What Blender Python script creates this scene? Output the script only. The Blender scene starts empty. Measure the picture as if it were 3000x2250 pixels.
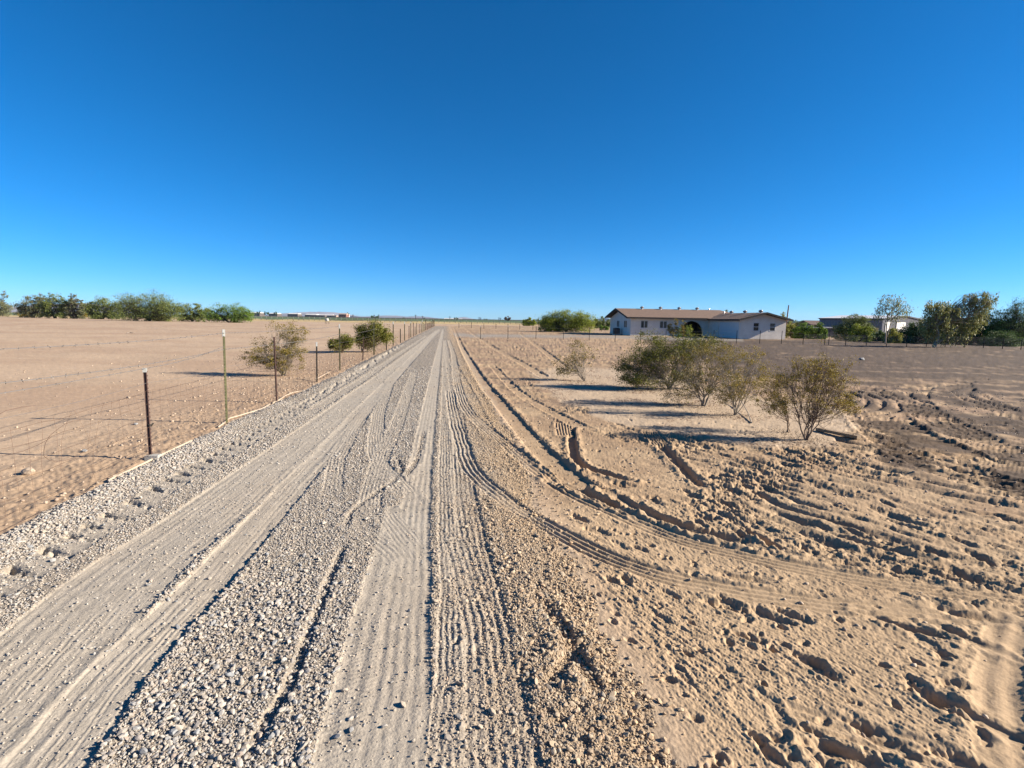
import bpy, math, random
import numpy as np
from mathutils import Matrix, Vector

# ---------------------------------------------------------------- camera, sky, sun
FPX, EYE = 1500.0, 1.9
PITCH, ROLL = math.atan(188.0 / 1500.0), 0.0162
sc = bpy.context.scene
C = sc.collection
cam = bpy.data.objects.new('camera', bpy.data.cameras.new('camera'))
C.objects.link(cam)
sc.camera = cam
cam.data.sensor_width = 36.0
cam.data.lens = 18.0
cam.data.clip_start = 0.05
cam.data.clip_end = 40000.0
cam.matrix_world = (Matrix.Translation((0, 0, EYE)) @ Matrix.Rotation(math.pi / 2 - PITCH, 4, 'X')
                    @ Matrix.Rotation(ROLL, 4, 'Z'))
SUN_EL, SUN_AZ = 24.3, 93.0
world = bpy.data.worlds.new('World')
sc.world = world
world.use_nodes = True
wt = world.node_tree
bg = wt.nodes['Background']
sky = wt.nodes.new('ShaderNodeTexSky')
sky.sky_type = 'NISHITA'
sky.sun_disc = False
sky.sun_elevation = math.radians(SUN_EL)
sky.sun_rotation = math.radians(SUN_AZ)
sky.altitude = 3000
sky.air_density = 1.0
sky.dust_density = 1.2
sky.ozone_density = 10.0
hs = wt.nodes.new('ShaderNodeHueSaturation')
hs.inputs['Saturation'].default_value = 1.12
hs.inputs['Hue'].default_value = 0.492
hs.inputs['Value'].default_value = 1.0
wt.links.new(sky.outputs[0], hs.inputs['Color'])
wt.links.new(hs.outputs[0], bg.inputs[0])
bg.inputs[1].default_value = 0.0585
sun_data = bpy.data.lights.new('sun', 'SUN')
sun_data.energy = 5.0
sun_data.angle = math.radians(0.5)
sun_data.color = (1.0, 0.885, 0.74)
sun = bpy.data.objects.new('sun', sun_data)
C.objects.link(sun)
_sd = Vector((math.sin(math.radians(SUN_AZ)) * math.cos(math.radians(SUN_EL)),
              math.cos(math.radians(SUN_AZ)) * math.cos(math.radians(SUN_EL)),
              math.sin(math.radians(SUN_EL))))
sun.rotation_euler = _sd.to_track_quat('Z', 'Y').to_euler()
sun.location = (30, 0, 30)
sc.view_settings.view_transform = 'Standard'
sc.view_settings.look = 'None'
sc.view_settings.gamma = 1.0
sc.view_settings.exposure = 1.5
sc.cycles.max_bounces = 5
sc.cycles.diffuse_bounces = 4
sc.cycles.glossy_bounces = 2
sc.cycles.transparent_max_bounces = 4

AK = 0.73                                   # all base colours are scaled by this to suit the exposure
# ---------------------------------------------------------------- measuring: photo pixel -> point on the ground plane
def _rx(a):
    c, s = math.cos(a), math.sin(a)
    return np.array([[1, 0, 0], [0, c, -s], [0, s, c]])
def _rz(a):
    c, s = math.cos(a), math.sin(a)
    return np.array([[c, -s, 0], [s, c, 0], [0, 0, 1]])
RM = _rx(math.pi / 2 - PITCH) @ _rz(ROLL)
def ray(x, y):
    return RM @ np.array([(x - 1500) / FPX, -(y - 1125) / FPX, -1.0])
def gp(x, y):
    d = ray(x, y)
    t = -EYE / d[2]
    return (d[0] * t, d[1] * t)
def at_depth(x, y, Y):                      # point of pixel (x, y) at forward distance Y
    d = ray(x, y)
    t = Y / d[1]
    return (d[0] * t, Y, EYE + d[2] * t)

# ---------------------------------------------------------------- noise
def _hash(ix, iy, seed):
    h = (ix.astype(np.uint32) * np.uint32(374761393) + iy.astype(np.uint32) * np.uint32(668265263)
         + np.uint32((seed * 2246822519) & 0xffffffff))
    h = (h ^ (h >> np.uint32(13))) * np.uint32(1274126177)
    return h ^ (h >> np.uint32(16))
_GA = np.linspace(0, 2 * np.pi, 64, endpoint=False)
_GX, _GY = np.cos(_GA).astype(np.float32), np.sin(_GA).astype(np.float32)
def perlin(x, y, seed=0):
    x = np.asarray(x, np.float32)
    y = np.asarray(y, np.float32)
    fx, fy = np.floor(x), np.floor(y)
    ix, iy = fx.astype(np.int32), fy.astype(np.int32)
    u, v = x - fx, y - fy
    def g(dx, dy):
        k = (_hash(ix + dx, iy + dy, seed) & np.uint32(63)).astype(np.int32)
        return _GX[k] * (u - dx) + _GY[k] * (v - dy)
    su, sv = u * u * u * (u * (u * 6 - 15) + 10), v * v * v * (v * (v * 6 - 15) + 10)
    a, b, c, d = g(0, 0), g(1, 0), g(0, 1), g(1, 1)
    return (a + (b - a) * su + (c - a + (a - b - c + d) * su) * sv) * 1.5
def fbm(x, y, seed=0, octv=3, gain=0.5):
    s, a, f = 0, 1.0, 1.0
    for i in range(octv):
        s = s + a * perlin(x * f, y * f, seed + i * 17)
        a *= gain
        f *= 2.03
    return s
def sstep(e0, e1, x):
    t = np.clip((x - e0) / (e1 - e0), 0, 1)
    return t * t * (3 - 2 * t)
# ---------------------------------------------------------------- terrain: one sheet of rings round the photographer's spot, split into road, driveway, ground, field
TH_FINE, NTH = math.radians(62), 1750
_th = np.concatenate([np.linspace(-math.pi, -TH_FINE, 30)[:-1], np.linspace(-TH_FINE, TH_FINE, NTH),
                      np.linspace(TH_FINE, math.pi, 30)[1:]]).astype(np.float64)
_r = [0.02, 0.3, 0.6, 0.85, 1.0]
while _r[-1] < 9000:
    r = _r[-1]
    _r.append(r + min(max(0.00072 * r * r, 0.0045), 0.06 * r + 0.0))
_r = np.array(_r)
NR, NT = len(_r), len(_th)
RR, TT = np.meshgrid(_r, _th, indexing='ij')
X = (RR * np.sin(TT)).astype(np.float32)
Y = (RR * np.cos(TT)).astype(np.float32)

# road edges as x over y, measured from the photo
_L = [gp(*p) for p in [(0, 1575), (127, 1503), (295, 1425), (447, 1347), (656, 1250), (870, 1153), (966, 1107), (1045, 1069), (1156, 1015), (1277, 955)]]
_L = [(_L[0][0] + 1.5, -12.0)] + _L
_Rr = [gp(*p) for p in [(1990, 2250), (1845, 1989), (1743, 1800), (1640, 1620), (1560, 1430), (1500, 1290), (1442, 1181), (1412, 1131), (1390, 1084), (1362, 1030), (1332, 985), (1318, 957)]]
_Rr = [(_Rr[0][0] + .5, -12.0)] + _Rr
def road_edges(y):
    xl = np.interp(y, [p[1] for p in _L], [p[0] for p in _L])
    xr = np.interp(y, [p[1] for p in _Rr], [p[0] for p in _Rr])
    return xl, xr
def road_side(x, y):                        # metres inside the road (negative outside), left and right
    xl, xr = road_edges(y)
    w = 0.07 * perlin(x * 1.3, y * 1.3, 5) + 0.045 * perlin(x * 5, y * 5, 6)
    wr = 0.10 * perlin(x * .9, y * .9, 7) + 0.06 * perlin(x * 4, y * 4, 8)
    return x - xl + w, xr - x + wr
dl, dr_ = road_side(X, Y)
ROAD = (sstep(-.03, .05, dl) * sstep(-.12, .12, dr_) * (Y < 133) * (Y > -12)).astype(np.float32)

def band(px):                               # polygon in photo pixels -> world polygon
    return np.array([gp(*p) for p in px])
def in_poly(P, x, y, soft=None):
    m = np.zeros(x.shape, bool)
    n = len(P)
    for i in range(n):
        (x1, y1), (x2, y2) = P[i], P[(i + 1) % n]
        if y1 == y2:
            continue
        c = ((y1 > y) != (y2 > y)) & (x < (x2 - x1) * (y - y1) / (y2 - y1) + x1)
        m ^= c
    return m
wx = X + .35 * perlin(X * .8, Y * .8, 21) + .12 * perlin(X * 3, Y * 3, 22)
wy = Y + .35 * perlin(X * .8, Y * .8, 23) + .12 * perlin(X * 3, Y * 3, 24)
HP = band([(1550, 1090), (1620, 1160), (1720, 1205), (1830, 1245), (1960, 1262), (2100, 1285), (2230, 1310), (2330, 1322), (2420, 1310), (2480, 1262), (2500, 1220), (2440, 1190), (2300, 1180), (2150, 1150), (2000, 1110), (1850, 1085), (1700, 1075)])
HARD = in_poly(HP, wx, wy).astype(np.float32)
def blur2(a, n):
    for _ in range(n):
        a[1:-1] = (a[:-2] + a[2:] + 2 * a[1:-1]) / 4
        a[:, 1:-1] = (a[:, :-2] + a[:, 2:] + 2 * a[:, 1:-1]) / 4
    return a
HARD = blur2(HARD, 3) * (1 - ROAD)
DW = band([(1318, 976), (1500, 980), (1800, 983.5), (2000, 989.5), (2175, 992.5), (2180, 999), (1960, 995), (1800, 991.5), (1600, 989), (1430, 988), (1330, 986)])
DRIVE = blur2(in_poly(DW, X + .3 * perlin(X * .6, Y * .6, 3), Y + .8 * perlin(X * .5, Y * .5, 4)).astype(np.float32), 2) * (1 - ROAD)
wfy = Y + 6 * perlin(X * .02, Y * .02, 40) + .04 * X
FIELD = (sstep(268, 272, wfy)).astype(np.float32)
YEL = (sstep(186, 192, wfy) * (1 - FIELD)).astype(np.float32)
xl_, xr_ = road_edges(Y)
RIGHT = (sstep(-.1, .35, X - xr_) * sstep(175, 150, Y)).astype(np.float32)            # churned ground right of the road
LEFT = 1 - np.maximum(RIGHT, ROAD)
del wx, wy
# dark worked soil, far right
dk = X - 5.5 - .16 * Y + 1.6 * perlin(X * .25, Y * .5, 31) + .9 * perlin(X * .9, Y * 1.6, 32)
DARK = (sstep(-1.2, 1.0, dk) * np.maximum(sstep(16.5, 19.5, Y + 1.3 * perlin(X * .6, Y * .6, 33)), .85 * sstep(.0, .5, perlin(X * .35 + 2, Y * .5, 38) + .3 * perlin(X * 1.5, Y * 2, 39)) * sstep(5.5, 8, Y)) * sstep(75, 55, Y)).astype(np.float32)
strk = .5 + 1.1 * perlin(X * .07 + 5, Y * 1.1 + .02 * X, 34) + .8 * perlin(X * .2, Y * 2.7, 35)
DARK *= np.clip(.80 + strk * .7, 0.0, 1) * RIGHT * (1 - HARD)
AP = band([(2470, 1150), (2620, 1120), (3100, 1105), (3100, 1520), (2900, 1450), (2700, 1390), (2560, 1320), (2490, 1240)])
APM = blur2(in_poly(AP, X + .5 * perlin(X * .8, Y * .8, 25), Y + .5 * perlin(X * .8, Y * .8, 26)).astype(np.float32), 4) * sstep(-.35, .15, perlin(X * .9, Y * .9, 27) + .35 * perlin(X * 4, Y * 4, 28))
DARK = np.maximum(DARK, .85 * APM * (1 - HARD))
near_dark = sstep(.15, .75, perlin(X * .5, Y * .8, 36) + .5 * perlin(X * 2, Y * 3, 37)) * RIGHT * sstep(2, 5, Y) * (1 - HARD)

# ---- base relief
Z = .05 * perlin(X * .11, Y * .11, 1) * sstep(3, 14, RR) + .012 * perlin(X * .6, Y * .6, 2)
Z = Z.astype(np.float32)
near = sstep(60, 12, RR).astype(np.float32)
rough = np.zeros_like(Z)
# left: crusted desert floor
rough += LEFT * (.005 * perlin(X * 4, Y * 4, 50) + .003 * perlin(X * 14, Y * 14, 51) + .0016 * perlin(X * 45, Y * 45, 52))
strip = sstep(2.6, .2, -dl) * LEFT * (dl < .1)
rough += strip * (.018 * perlin(X * 3, Y * 3, 53) + .020 * np.maximum(0, perlin(X * 9, Y * 9, 54)) + .011 * perlin(X * 22, Y * 22, 55))
# right: churned loose soil, lumps drawn out along the wheel runs
ang = math.radians(-52) 
ca, sa = math.cos(ang), math.sin(ang)
wpx = X + .25 * perlin(X * .7, Y * .7, 60)
wpy = Y + .25 * perlin(X * .7, Y * .7, 61)
al, ac = wpx * ca + wpy * sa, -wpx * sa + wpy * ca
l1 = perlin(al * 1.6, ac * 5.0, 62)
l2 = perlin(al * 4.5, ac * 10.5, 63)
l3 = perlin(X * 9, Y * 9, 64)
big = sstep(-.35, .5, perlin(X * .45, Y * .45, 65) + .25 * sstep(.6, 3.0, X - xr_))
l2b = perlin(al * 7.5 + 3, ac * 21.0, 68)
l4 = perlin(X * 21, Y * 21, 66)
l5 = perlin(al * 24, ac * 52, 67)
l6 = perlin(X * 85, Y * 85, 69)
nf = .28 + .72 * sstep(2.2, 7.0, RR)
lum = nf * (.024 * (np.abs(l1) * -1.6 + .45) + .020 * np.where(l2 < -.05, (l2 + .05) * 1.3, (l2 + .05) * .35)) + .012 * np.where(l2b < -.1, (l2b + .1) * 1.5, (l2b + .1) * .5) + .007 * l3 + .006 * l4 + .0062 * l5 + .0030 * l6
calm = sstep(.25, 1.8, X - xr_) * .75 + .25
flat_far = (1 + .75 * sstep(3.5, 7, RR)) * (1 - .45 * sstep(10, 17, RR))
big = big * sstep(-.35, .35, perlin(X * .8 + 9, Y * .8, 77) + .4 * perlin(al * .9, ac * 3, 78))
rough += RIGHT * calm * (.16 + .95 * big) * lum * flat_far
rough += RIGHT * (.0062 * perlin(al * 11, ac * 27, 74) * (.35 + .85 * big) + .0036 * l5 + .0022 * l6 + .0018 * perlin(X * 60, Y * 60, 75)) * sstep(14, 5, RR)
# middle distance clods and shallow rows
cl = perlin(X * 3.2, Y * 3.2, 70)
cl2 = perlin(X * 1.2, Y * 4.2, 71)
md = sstep(8, 14, RR) * sstep(110, 60, RR) * RIGHT * (1 - DRIVE)
rough += md * (.055 * np.maximum(0, cl + .05) * (.4 + .6 * sstep(-.2, .5, perlin(X * .12, Y * .12, 72))) + .036 * cl2 + .016 * perlin(X * 7, Y * 7, 76))
row = np.sin((Y * 1.0 + .05 * X + .5 * perlin(X * .1, Y * .25, 73)) * 2 * math.pi / .78)
rough += DARK * sstep(11, 16, RR) * .022 * row
# road
rd_r = .005 * perlin(X * 5, Y * 5, 80) + .0055 * perlin(X * 17, Y * 17, 81) + .0045 * perlin(X * 40, Y * 40, 82) + .0034 * perlin(X * 90, Y * 90, 83)
rough = rough * (1 - ROAD) + ROAD * rd_r
crown = ROAD * .035 * sstep(0, .35, dl) * sstep(-.1, .5, dr_)
Z += crown
Z += ROAD * .03 * np.exp(-((dl - .22) / .16) ** 2)
hard_r = .010 * perlin(X * 1.8, Y * 1.8, 87) + .005 * perlin(X * 6, Y * 6, 85) + .004 * perlin(X * 22, Y * 22, 86) + .002 * perlin(X * 60, Y * 60, 88)
a2 = math.radians(-62)
bl, bc = wpx * math.cos(a2) + wpy * math.sin(a2), -wpx * math.sin(a2) + wpy * math.cos(a2)
e2_ = perlin(bl * 1.15, bc * 5.2, 120) + .35 * perlin(bl * 3.2, bc * 11, 121)
zone2 = RIGHT * sstep(.9, 2.0, X - .25 * Y + .5 * perlin(X * .7, Y * .7, 122)) * sstep(3.6, 5.0, Y) * sstep(10.5, 8, Y) * (.62 + .6 * sstep(-.4, .35, perlin(X * .55 + 3, Y * .55, 123)))
rough += zone2 * (.066 * np.minimum(e2_, 0) + .018 * np.maximum(e2_, 0))
rough *= (1 - .55 * np.clip(APM, 0, 1)) * (1 - .5 * DARK * sstep(12, 18, RR))
rough = rough * (1 - HARD) + HARD * (hard_r + .006)
rough *= (1 - .8 * DRIVE)
Z += FIELD * (.55 * sstep(272, 276, wfy) + .12 * perlin(X * .8, Y * .8, 90))
Z += YEL * .08 * perlin(X * .5, Y * .5, 91)

# ---- wheel tracks
COMP = np.zeros_like(Z)      # compacted
TRK = np.zeros_like(Z)       # track relief
DUST = np.zeros_like(Z)      # pale or sandy tint carried by tracks (signed)
def smooth_line(P, n=4):
    P = np.array(P, float)
    for _ in range(n):
        Q = np.empty((len(P) * 2, 2))
        Q[0::2] = np.vstack([P[:1], .75 * P[:-1] + .25 * P[1:]])[:len(P)]
        A = .75 * P[:-1] + .25 * P[1:]
        B = .25 * P[:-1] + .75 * P[1:]
        Q = np.empty((2 * len(A) + 2, 2))
        Q[0] = P[0]
        Q[1:-1:2] = A
        Q[2:-1:2] = B
        Q[-1] = P[-1]
        P = Q
    return P
def window(x0, x1, y0, y1):                 # grid index window that covers a world box
    cx = np.array([x0, x1, x0, x1]); cy = np.array([y0, y0, y1, y1])
    rr = np.hypot(cx, cy)
    nx, ny = min(max(0, x0), x1), min(max(0, y0), y1)
    rmin = math.hypot(nx, ny)
    i0 = max(0, np.searchsorted(_r, rmin) - 1); i1 = min(NR, np.searchsorted(_r, rr.max()) + 1)
    if y0 < .05:
        return i0, i1, 0, NT
    t = np.arctan2(cx, cy)
    j0 = max(0, np.searchsorted(_th, t.min()) - 1); j1 = min(NT, np.searchsorted(_th, t.max()) + 1)
    return i0, i1, j0, j1
def track(px, w=.24, d=.012, ribs=5, rib=.004, lug=0.0, pitch=.29, chev=0.0, berm=.008, comp=1.0, bw=.035, dust=0., world_pts=None, wfar=None, keep=.15, n=4, fade=0., streak=0, half=False):
    P = smooth_line(world_pts if world_pts is not None else [gp(*p) for p in px], n)
    keepm = [0]
    for i in range(1, len(P)):
        if np.hypot(*(P[i] - P[keepm[-1]])) > .06 or i == len(P) - 1:
            keepm.append(i)
    P = P[keepm]
    reach = w / 2 + bw * 3
    S = 0.0
    best = {}
    D = np.full(X.shape, 9.0, np.float32) if False else None
    i0, i1, j0, j1 = window(P[:, 0].min() - reach, P[:, 0].max() + reach, P[:, 1].min() - reach, P[:, 1].max() + reach)
    Dm = np.full((i1 - i0, j1 - j0), 9.0, np.float32)
    Um = np.full_like(Dm, 9.0)
    Sm = np.zeros_like(Dm)
    for k in range(len(P) - 1):
        a, b = P[k], P[k + 1]
        L = float(np.hypot(*(b - a)))
        if L < 1e-6:
            continue
        q = window(min(a[0], b[0]) - reach, max(a[0], b[0]) + reach, min(a[1], b[1]) - reach, max(a[1], b[1]) + reach)
        u0, u1, v0, v1 = max(q[0], i0), min(q[1], i1), max(q[2], j0), min(q[3], j1)
        if u1 <= u0 or v1 <= v0:
            S += L
            continue
        xs, ys = X[u0:u1, v0:v1], Y[u0:u1, v0:v1]
        ux, uy = (b - a) / L
        t = (xs - a[0]) * ux + (ys - a[1]) * uy
        o = (xs - a[0]) * uy - (ys - a[1]) * ux          # right of the direction of travel
        tc = np.clip(t, 0, L)
        dist = np.hypot(t - tc, o)
        sub = (slice(u0 - i0, u1 - i0), slice(v0 - j0, v1 - j0))
        m = dist < Dm[sub]
        Dm[sub] = np.where(m, dist, Dm[sub])
        Um[sub] = np.where(m, np.sign(o) * dist, Um[sub])
        Sm[sub] = np.where(m, S + tc, Sm[sub])
        S += L
    sl = (slice(i0, i1), slice(j0, j1))
    xs, ys = X[sl], Y[sl]
    u = Um + .012 * perlin(xs * 2.2, ys * 2.2, 101) + .006 * perlin(xs * 9, ys * 9, 102)
    au = np.abs(u)
    soft = .012
    ins = 1 - sstep(w / 2 - soft, w / 2 + soft, au)
    brk = np.clip(.78 + .6 * perlin(xs * 1.1, ys * 1.1, 103) + .25 * perlin(xs * 9, ys * 9, 115), .4, 1)
    if streak:
        brk = brk * .8 + .2
    if fade:
        brk = brk * sstep(0, fade, Sm) * sstep(0, fade, S - Sm)
        ins = ins * sstep(0, fade, Sm) * sstep(0, fade, S - Sm)
    h = -d * ins
    if ribs:
        tri = np.abs(((u / w + .5) * ribs) % 1 - .5) * 4 - 1
        if streak:
            tri = 1.5 * perlin(u * streak, Sm * .35, 107 + int(w * 100)) + .8 * perlin(u * streak * 2.3, Sm * .8, 108)
        if lug == 0 and chev:
            tri = np.abs(((u / w + .5) * ribs + .09 * np.sign(np.sin(Sm * 2 * math.pi / .034))) % 1 - .5) * 4 - 1
        h = h + ins * rib * np.clip(tri * 1.6, -1, 1) * brk
    if lug:
        ph = (Sm + chev * u) / pitch + (.5 * perlin(Sm * 1.3, Sm * 0 + 2.5, 113) if half else 0)
        ph = ph + .06 * perlin(xs * 3, ys * 3, 104)
        tt = np.abs(ph % 1 - .5) * 2                       # 0 at the lug
        if half:
            ins_l = ins * (.38 + .62 * sstep(.04, -.05, u)) * (.6 + .8 * np.clip(perlin(xs * 5, ys * 5, 109) + .4, 0, 1))
            ins_l = ins_l * (.7 + .9 * perlin(xs * 16, ys * 16, 114))
            h = h - lug * (1 - sstep(.12, .36, tt)) * ins_l * 1.3 + lug * .22 * ins_l * sstep(.4, .6, tt) * (1 - sstep(.6, .9, tt))
        else:
          h = h - lug * (1 - sstep(.18, .5, tt)) * ins * brk * 1.3 + lug * .25 * ins * sstep(.6, 1, tt)
    be = np.exp(-((au - w / 2 - bw * .8) / bw) ** 2) * (Dm < 8)
    h = h + berm * be * (.6 + .7 * perlin(xs * 7, ys * 7, 105) + .4 * perlin(xs * 23, ys * 23, 106))
    TRK[sl] = TRK[sl] * (1 - .9 * ins) + h
    COMP[sl] = np.maximum(COMP[sl] * (1 - ins * (0 if comp > 0 else 1)), ins * comp)
    if dust:
        DUST[sl] = DUST[sl] * (1 - ins) + dust * ins

VP = (1300, 950)
# broad smooth bands of the driven road
track([(560, 1840), (760, 1560), (905, 1380), (1020, 1250), (1130, 1130), (1225, 1040), (1290, 972)], w=.72, d=.009, ribs=18, rib=.0022, berm=.003, bw=.05, comp=.93, dust=.35, streak=26,
      world_pts=[(-1.55, -3.0)] + [gp(*p) for p in [(-190, 2250), (110, 1960), (370, 1690), (640, 1500), (840, 1340), (975, 1235), (1120, 1115), (1218, 1030), (1285, 968)]])
track(None, w=.34, d=.013, ribs=8, rib=.0030, berm=.007, comp=.97, dust=.3, streak=30,
      world_pts=[(-.80, -3.0)] + [gp(*p) for p in [(120, 2290), (320, 2010), (500, 1830), (640, 1690), (800, 1500), (960, 1330), (1080, 1190), (1165, 1098), (1225, 1035), (1288, 965)]])
track([(1000, 2290), (1035, 2100), (1075, 1900), (1115, 1740), (1150, 1600), (1170, 1500)], w=.26, d=.006, ribs=3, rib=.0020, berm=.002, comp=.95, chev=2.2, dust=.2)
track(None, w=.30, d=.006, ribs=5, rib=.0015, berm=.002, comp=.98, dust=.35,
      world_pts=[(-.30, -3.0)] + [gp(*p) for p in [(1150, 2290), (1178, 1980), (1200, 1740), (1214, 1520), (1238, 1330), (1262, 1180), (1278, 1080), (1290, 1010), (1298, 965)]])
track(None, w=.26, d=.006, ribs=7, rib=.0030, berm=.003, comp=.7, dust=.1,
      world_pts=[(-.05, -2.0)] + [gp(*p) for p in [(1330, 2250), (1345, 2000), (1345, 1780), (1320, 1500), (1312, 1320), (1310, 1180), (1306, 1080), (1303, 1000)]])
# lug ladder along the left of the road
track(None, w=.34, d=.004, ribs=0, lug=.060, pitch=.29, chev=.45, berm=.004, comp=.8, half=True, world_pts=[gp(*p) for p in [(-120, 1790), (5, 1735), (97, 1671), (251, 1579), (374, 1507), (468, 1448), (590, 1378), (734, 1292), (856, 1216), (990, 1132), (1109, 1056), (1180, 1010)]])
track([(900, 1220), (1010, 1150), (1100, 1088), (1180, 1032), (1250, 985)], w=.3, d=.01, ribs=9, rib=.003, berm=.008, comp=.7)
# curved runs inside the road
track([(1190, 1070), (1153, 1102), (1124, 1174), (1108, 1221), (1104, 1268), (1100, 1300), (1106, 1350), (1122, 1385), (1168, 1425), (1215, 1490)], w=.25, d=.007, ribs=6, rib=.0035, berm=.005, comp=.75, fade=.8)
track([(1085, 1200), (1045, 1250), (1008, 1315), (990, 1350), (978, 1402), (975, 1470)], w=.22, d=.006, ribs=5, rib=.003, berm=.006, comp=.65, fade=.5)
track([(1008, 1520), (1060, 1560), (1120, 1600), (1165, 1640), (1195, 1700)], w=.22, d=.004, ribs=5, rib=.0018, berm=.003, comp=.4, fade=.5)
track([(1100, 1480), (1150, 1540), (1200, 1600), (1215, 1650)], w=.22, d=.004, ribs=6, rib=.0018, berm=.003, comp=.4, fade=.5)
track([(1215, 1090), (1188, 1180), (1160, 1260), (1120, 1340), (1090, 1440), (1075, 1560)], w=.24, d=.005, ribs=6, rib=.0025, berm=.004, comp=.6, fade=.8)
track([(1305, 1000), (1312, 1060), (1330, 1140), (1342, 1230), (1352, 1330), (1360, 1440), (1385, 1600), (1420, 1760), (1450, 1950), (1500, 2250)], w=.25, d=.008, ribs=5, rib=.004, berm=.006, comp=.55, dust=.1)
track([(1345, 1600), (1400, 1800), (1430, 2000), (1440, 2250)], w=.24, d=.007, ribs=5, rib=.004, berm=.006, comp=.5)
# run of lugs along the right side of the road
track([(1322, 1050), (1350, 1110), (1385, 1180), (1415, 1250), (1450, 1290)], w=.3, d=.004, ribs=0, lug=.022, pitch=.24, chev=.5, berm=.008, comp=.3, fade=.3)
# curves that leave the road to the right
GC = [(1316, 1000), (1330, 1040), (1336, 1105), (1350, 1167), (1374, 1215), (1426, 1261), (1481, 1303), (1553, 1360), (1625, 1414), (1700, 1456), (1768, 1485), (1880, 1535), (2000, 1578), (2130, 1612), (2256, 1645), (2512, 1697), (2768, 1728), (3000, 1760), (3300, 1790)]
HC = [(1318, 1150), (1330, 1230), (1356, 1312), (1368, 1366), (1408, 1413), (1462, 1456), (1515, 1496), (1563, 1520), (1717, 1605), (1845, 1655), (2000, 1702), (2256, 1748), (2461, 1779), (2666, 1798), (3000, 1808), (3300, 1812)]
track(GC, w=.24, d=.010, ribs=4, rib=.008, berm=.009, comp=.75, bw=.04)
track(HC, w=.24, d=.010, ribs=4, rib=.008, berm=.008, comp=.75, bw=.04)
track([(1780, 1445), (1900, 1505), (2010, 1545), (2120, 1572), (2230, 1600)], w=.16, d=.045, ribs=0, berm=.03, comp=.3, fade=.35, bw=.06)
track([(1613, 1400), (1680, 1428), (1760, 1462), (1850, 1500)], w=.12, d=.05, ribs=0, berm=.03, comp=.3, fade=.3, bw=.06)
track([(1674, 1250), (1676, 1300), (1684, 1345), (1705, 1368), (1780, 1390), (1850, 1410)], w=.13, d=.055, ribs=0, berm=.03, comp=.2, fade=.2, bw=.05)
track([(1925, 1290), (1952, 1320), (2000, 1370), (2060, 1430)], w=.14, d=.05, ribs=0, berm=.03, comp=.2, fade=.3, bw=.06)
track([(1648, 1240), (1655, 1275)], w=.30, d=.01, ribs=6, rib=.012, berm=.012, comp=.6, fade=.05)
track([(1905, 1265), (1940, 1305)], w=.30, d=.01, ribs=7, rib=.012, berm=.012, comp=.6, fade=.05)
track([(1330, 960), (1345, 1000), (1375, 1060), (1420, 1130), (1478, 1200), (1540, 1270), (1600, 1340), (1700, 1420)], w=.32, d=.02, ribs=0, berm=.03, comp=.5, bw=.07)
track([(1440, 1070), (1478, 1110), (1530, 1160), (1600, 1200), (1720, 1260)], w=.30, d=.012, ribs=0, lug=.016, pitch=.2, chev=.5, berm=.015, comp=.5, fade=.5)
track([(1360, 960), (1395, 985), (1450, 1020), (1520, 1060), (1590, 1100)], w=.4, d=.02, ribs=0, lug=.015, pitch=.3, berm=.02, comp=.8)
track([(1520, 975), (1570, 1010), (1620, 1050), (1660, 1085)], w=.4, d=.02, ribs=0, berm=.02, comp=.8, fade=2.)
track([(2560, 1180), (2760, 1500)], w=.01, d=0, ribs=0, berm=0, comp=0)
# runs near the right frame edge
track([(2960, 1800), (2935, 1900), (2925, 2020), (2925, 2150), (2960, 2300)], w=.20, d=.012, ribs=2, rib=.0035, berm=.012, comp=.9, bw=.06, dust=.2)
track([(2200, 2070), (2400, 2120), (2600, 2170), (2800, 2230), (3000, 2290)], w=.2, d=.008, ribs=3, rib=.008, berm=.01, comp=.5, fade=.3)
# tractor arcs in the worked soil
track([(2540, 1140), (2516, 1166), (2526, 1196), (2562, 1240), (2616, 1285), (2696, 1336), (2790, 1378), (2960, 1430), (3100, 1470)], w=.85, d=.008, ribs=0, lug=.040, pitch=.17, chev=.5, berm=.022, comp=.1, bw=.07)
track([(2590, 1155), (2578, 1190), (2596, 1228), (2650, 1269), (2742, 1308), (2836, 1344), (2966, 1366), (3100, 1390)], w=.85, d=.008, ribs=0, lug=.040, pitch=.17, chev=.5, berm=.022, comp=.1, bw=.07)
track([(2700, 1130), (2670, 1150), (2680, 1185), (2740, 1225), (2860, 1290), (3000, 1345)], w=.7, d=.006, ribs=0, lug=.04, pitch=.24, chev=-.5, berm=.02, comp=.1, bw=.1)
track([(2860, 1110), (2800, 1118), (2820, 1150), (2900, 1190), (3050, 1240)], w=.7, d=.006, ribs=0, lug=.035, pitch=.26, chev=-.5, berm=.02, comp=.1, bw=.1)
# long shallow drags left of centre (loose gravel pushed into lines)
track(None, w=.06, d=.018, ribs=0, berm=.006, comp=0, bw=.04, world_pts=[gp(*p) for p in [(700, 2290), (780, 2130), (860, 1990), (930, 1800), (990, 1650), (1012, 1600)]], fade=.2)
track([(1620, 2030), (1660, 1940), (1700, 1880)], w=.08, d=.022, ribs=0, berm=.012, comp=0, bw=.06, fade=.1)
track([(1570, 1760), (1640, 1830), (1700, 1960), (1760, 2060)], w=.09, d=.020, ribs=0, berm=.015, comp=0, bw=.06, fade=.15)
track([(1010, 1560), (1030, 1500), (1150, 1420), (1180, 1395), (1160, 1340)], w=.05, d=.014, ribs=0, berm=.007, comp=0, bw=.05, fade=.15)
track([(1240, 1270), (1225, 1350), (1185, 1410)], w=.06, d=.016, ribs=0, berm=.008, comp=0, bw=.05, fade=.15)

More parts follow.
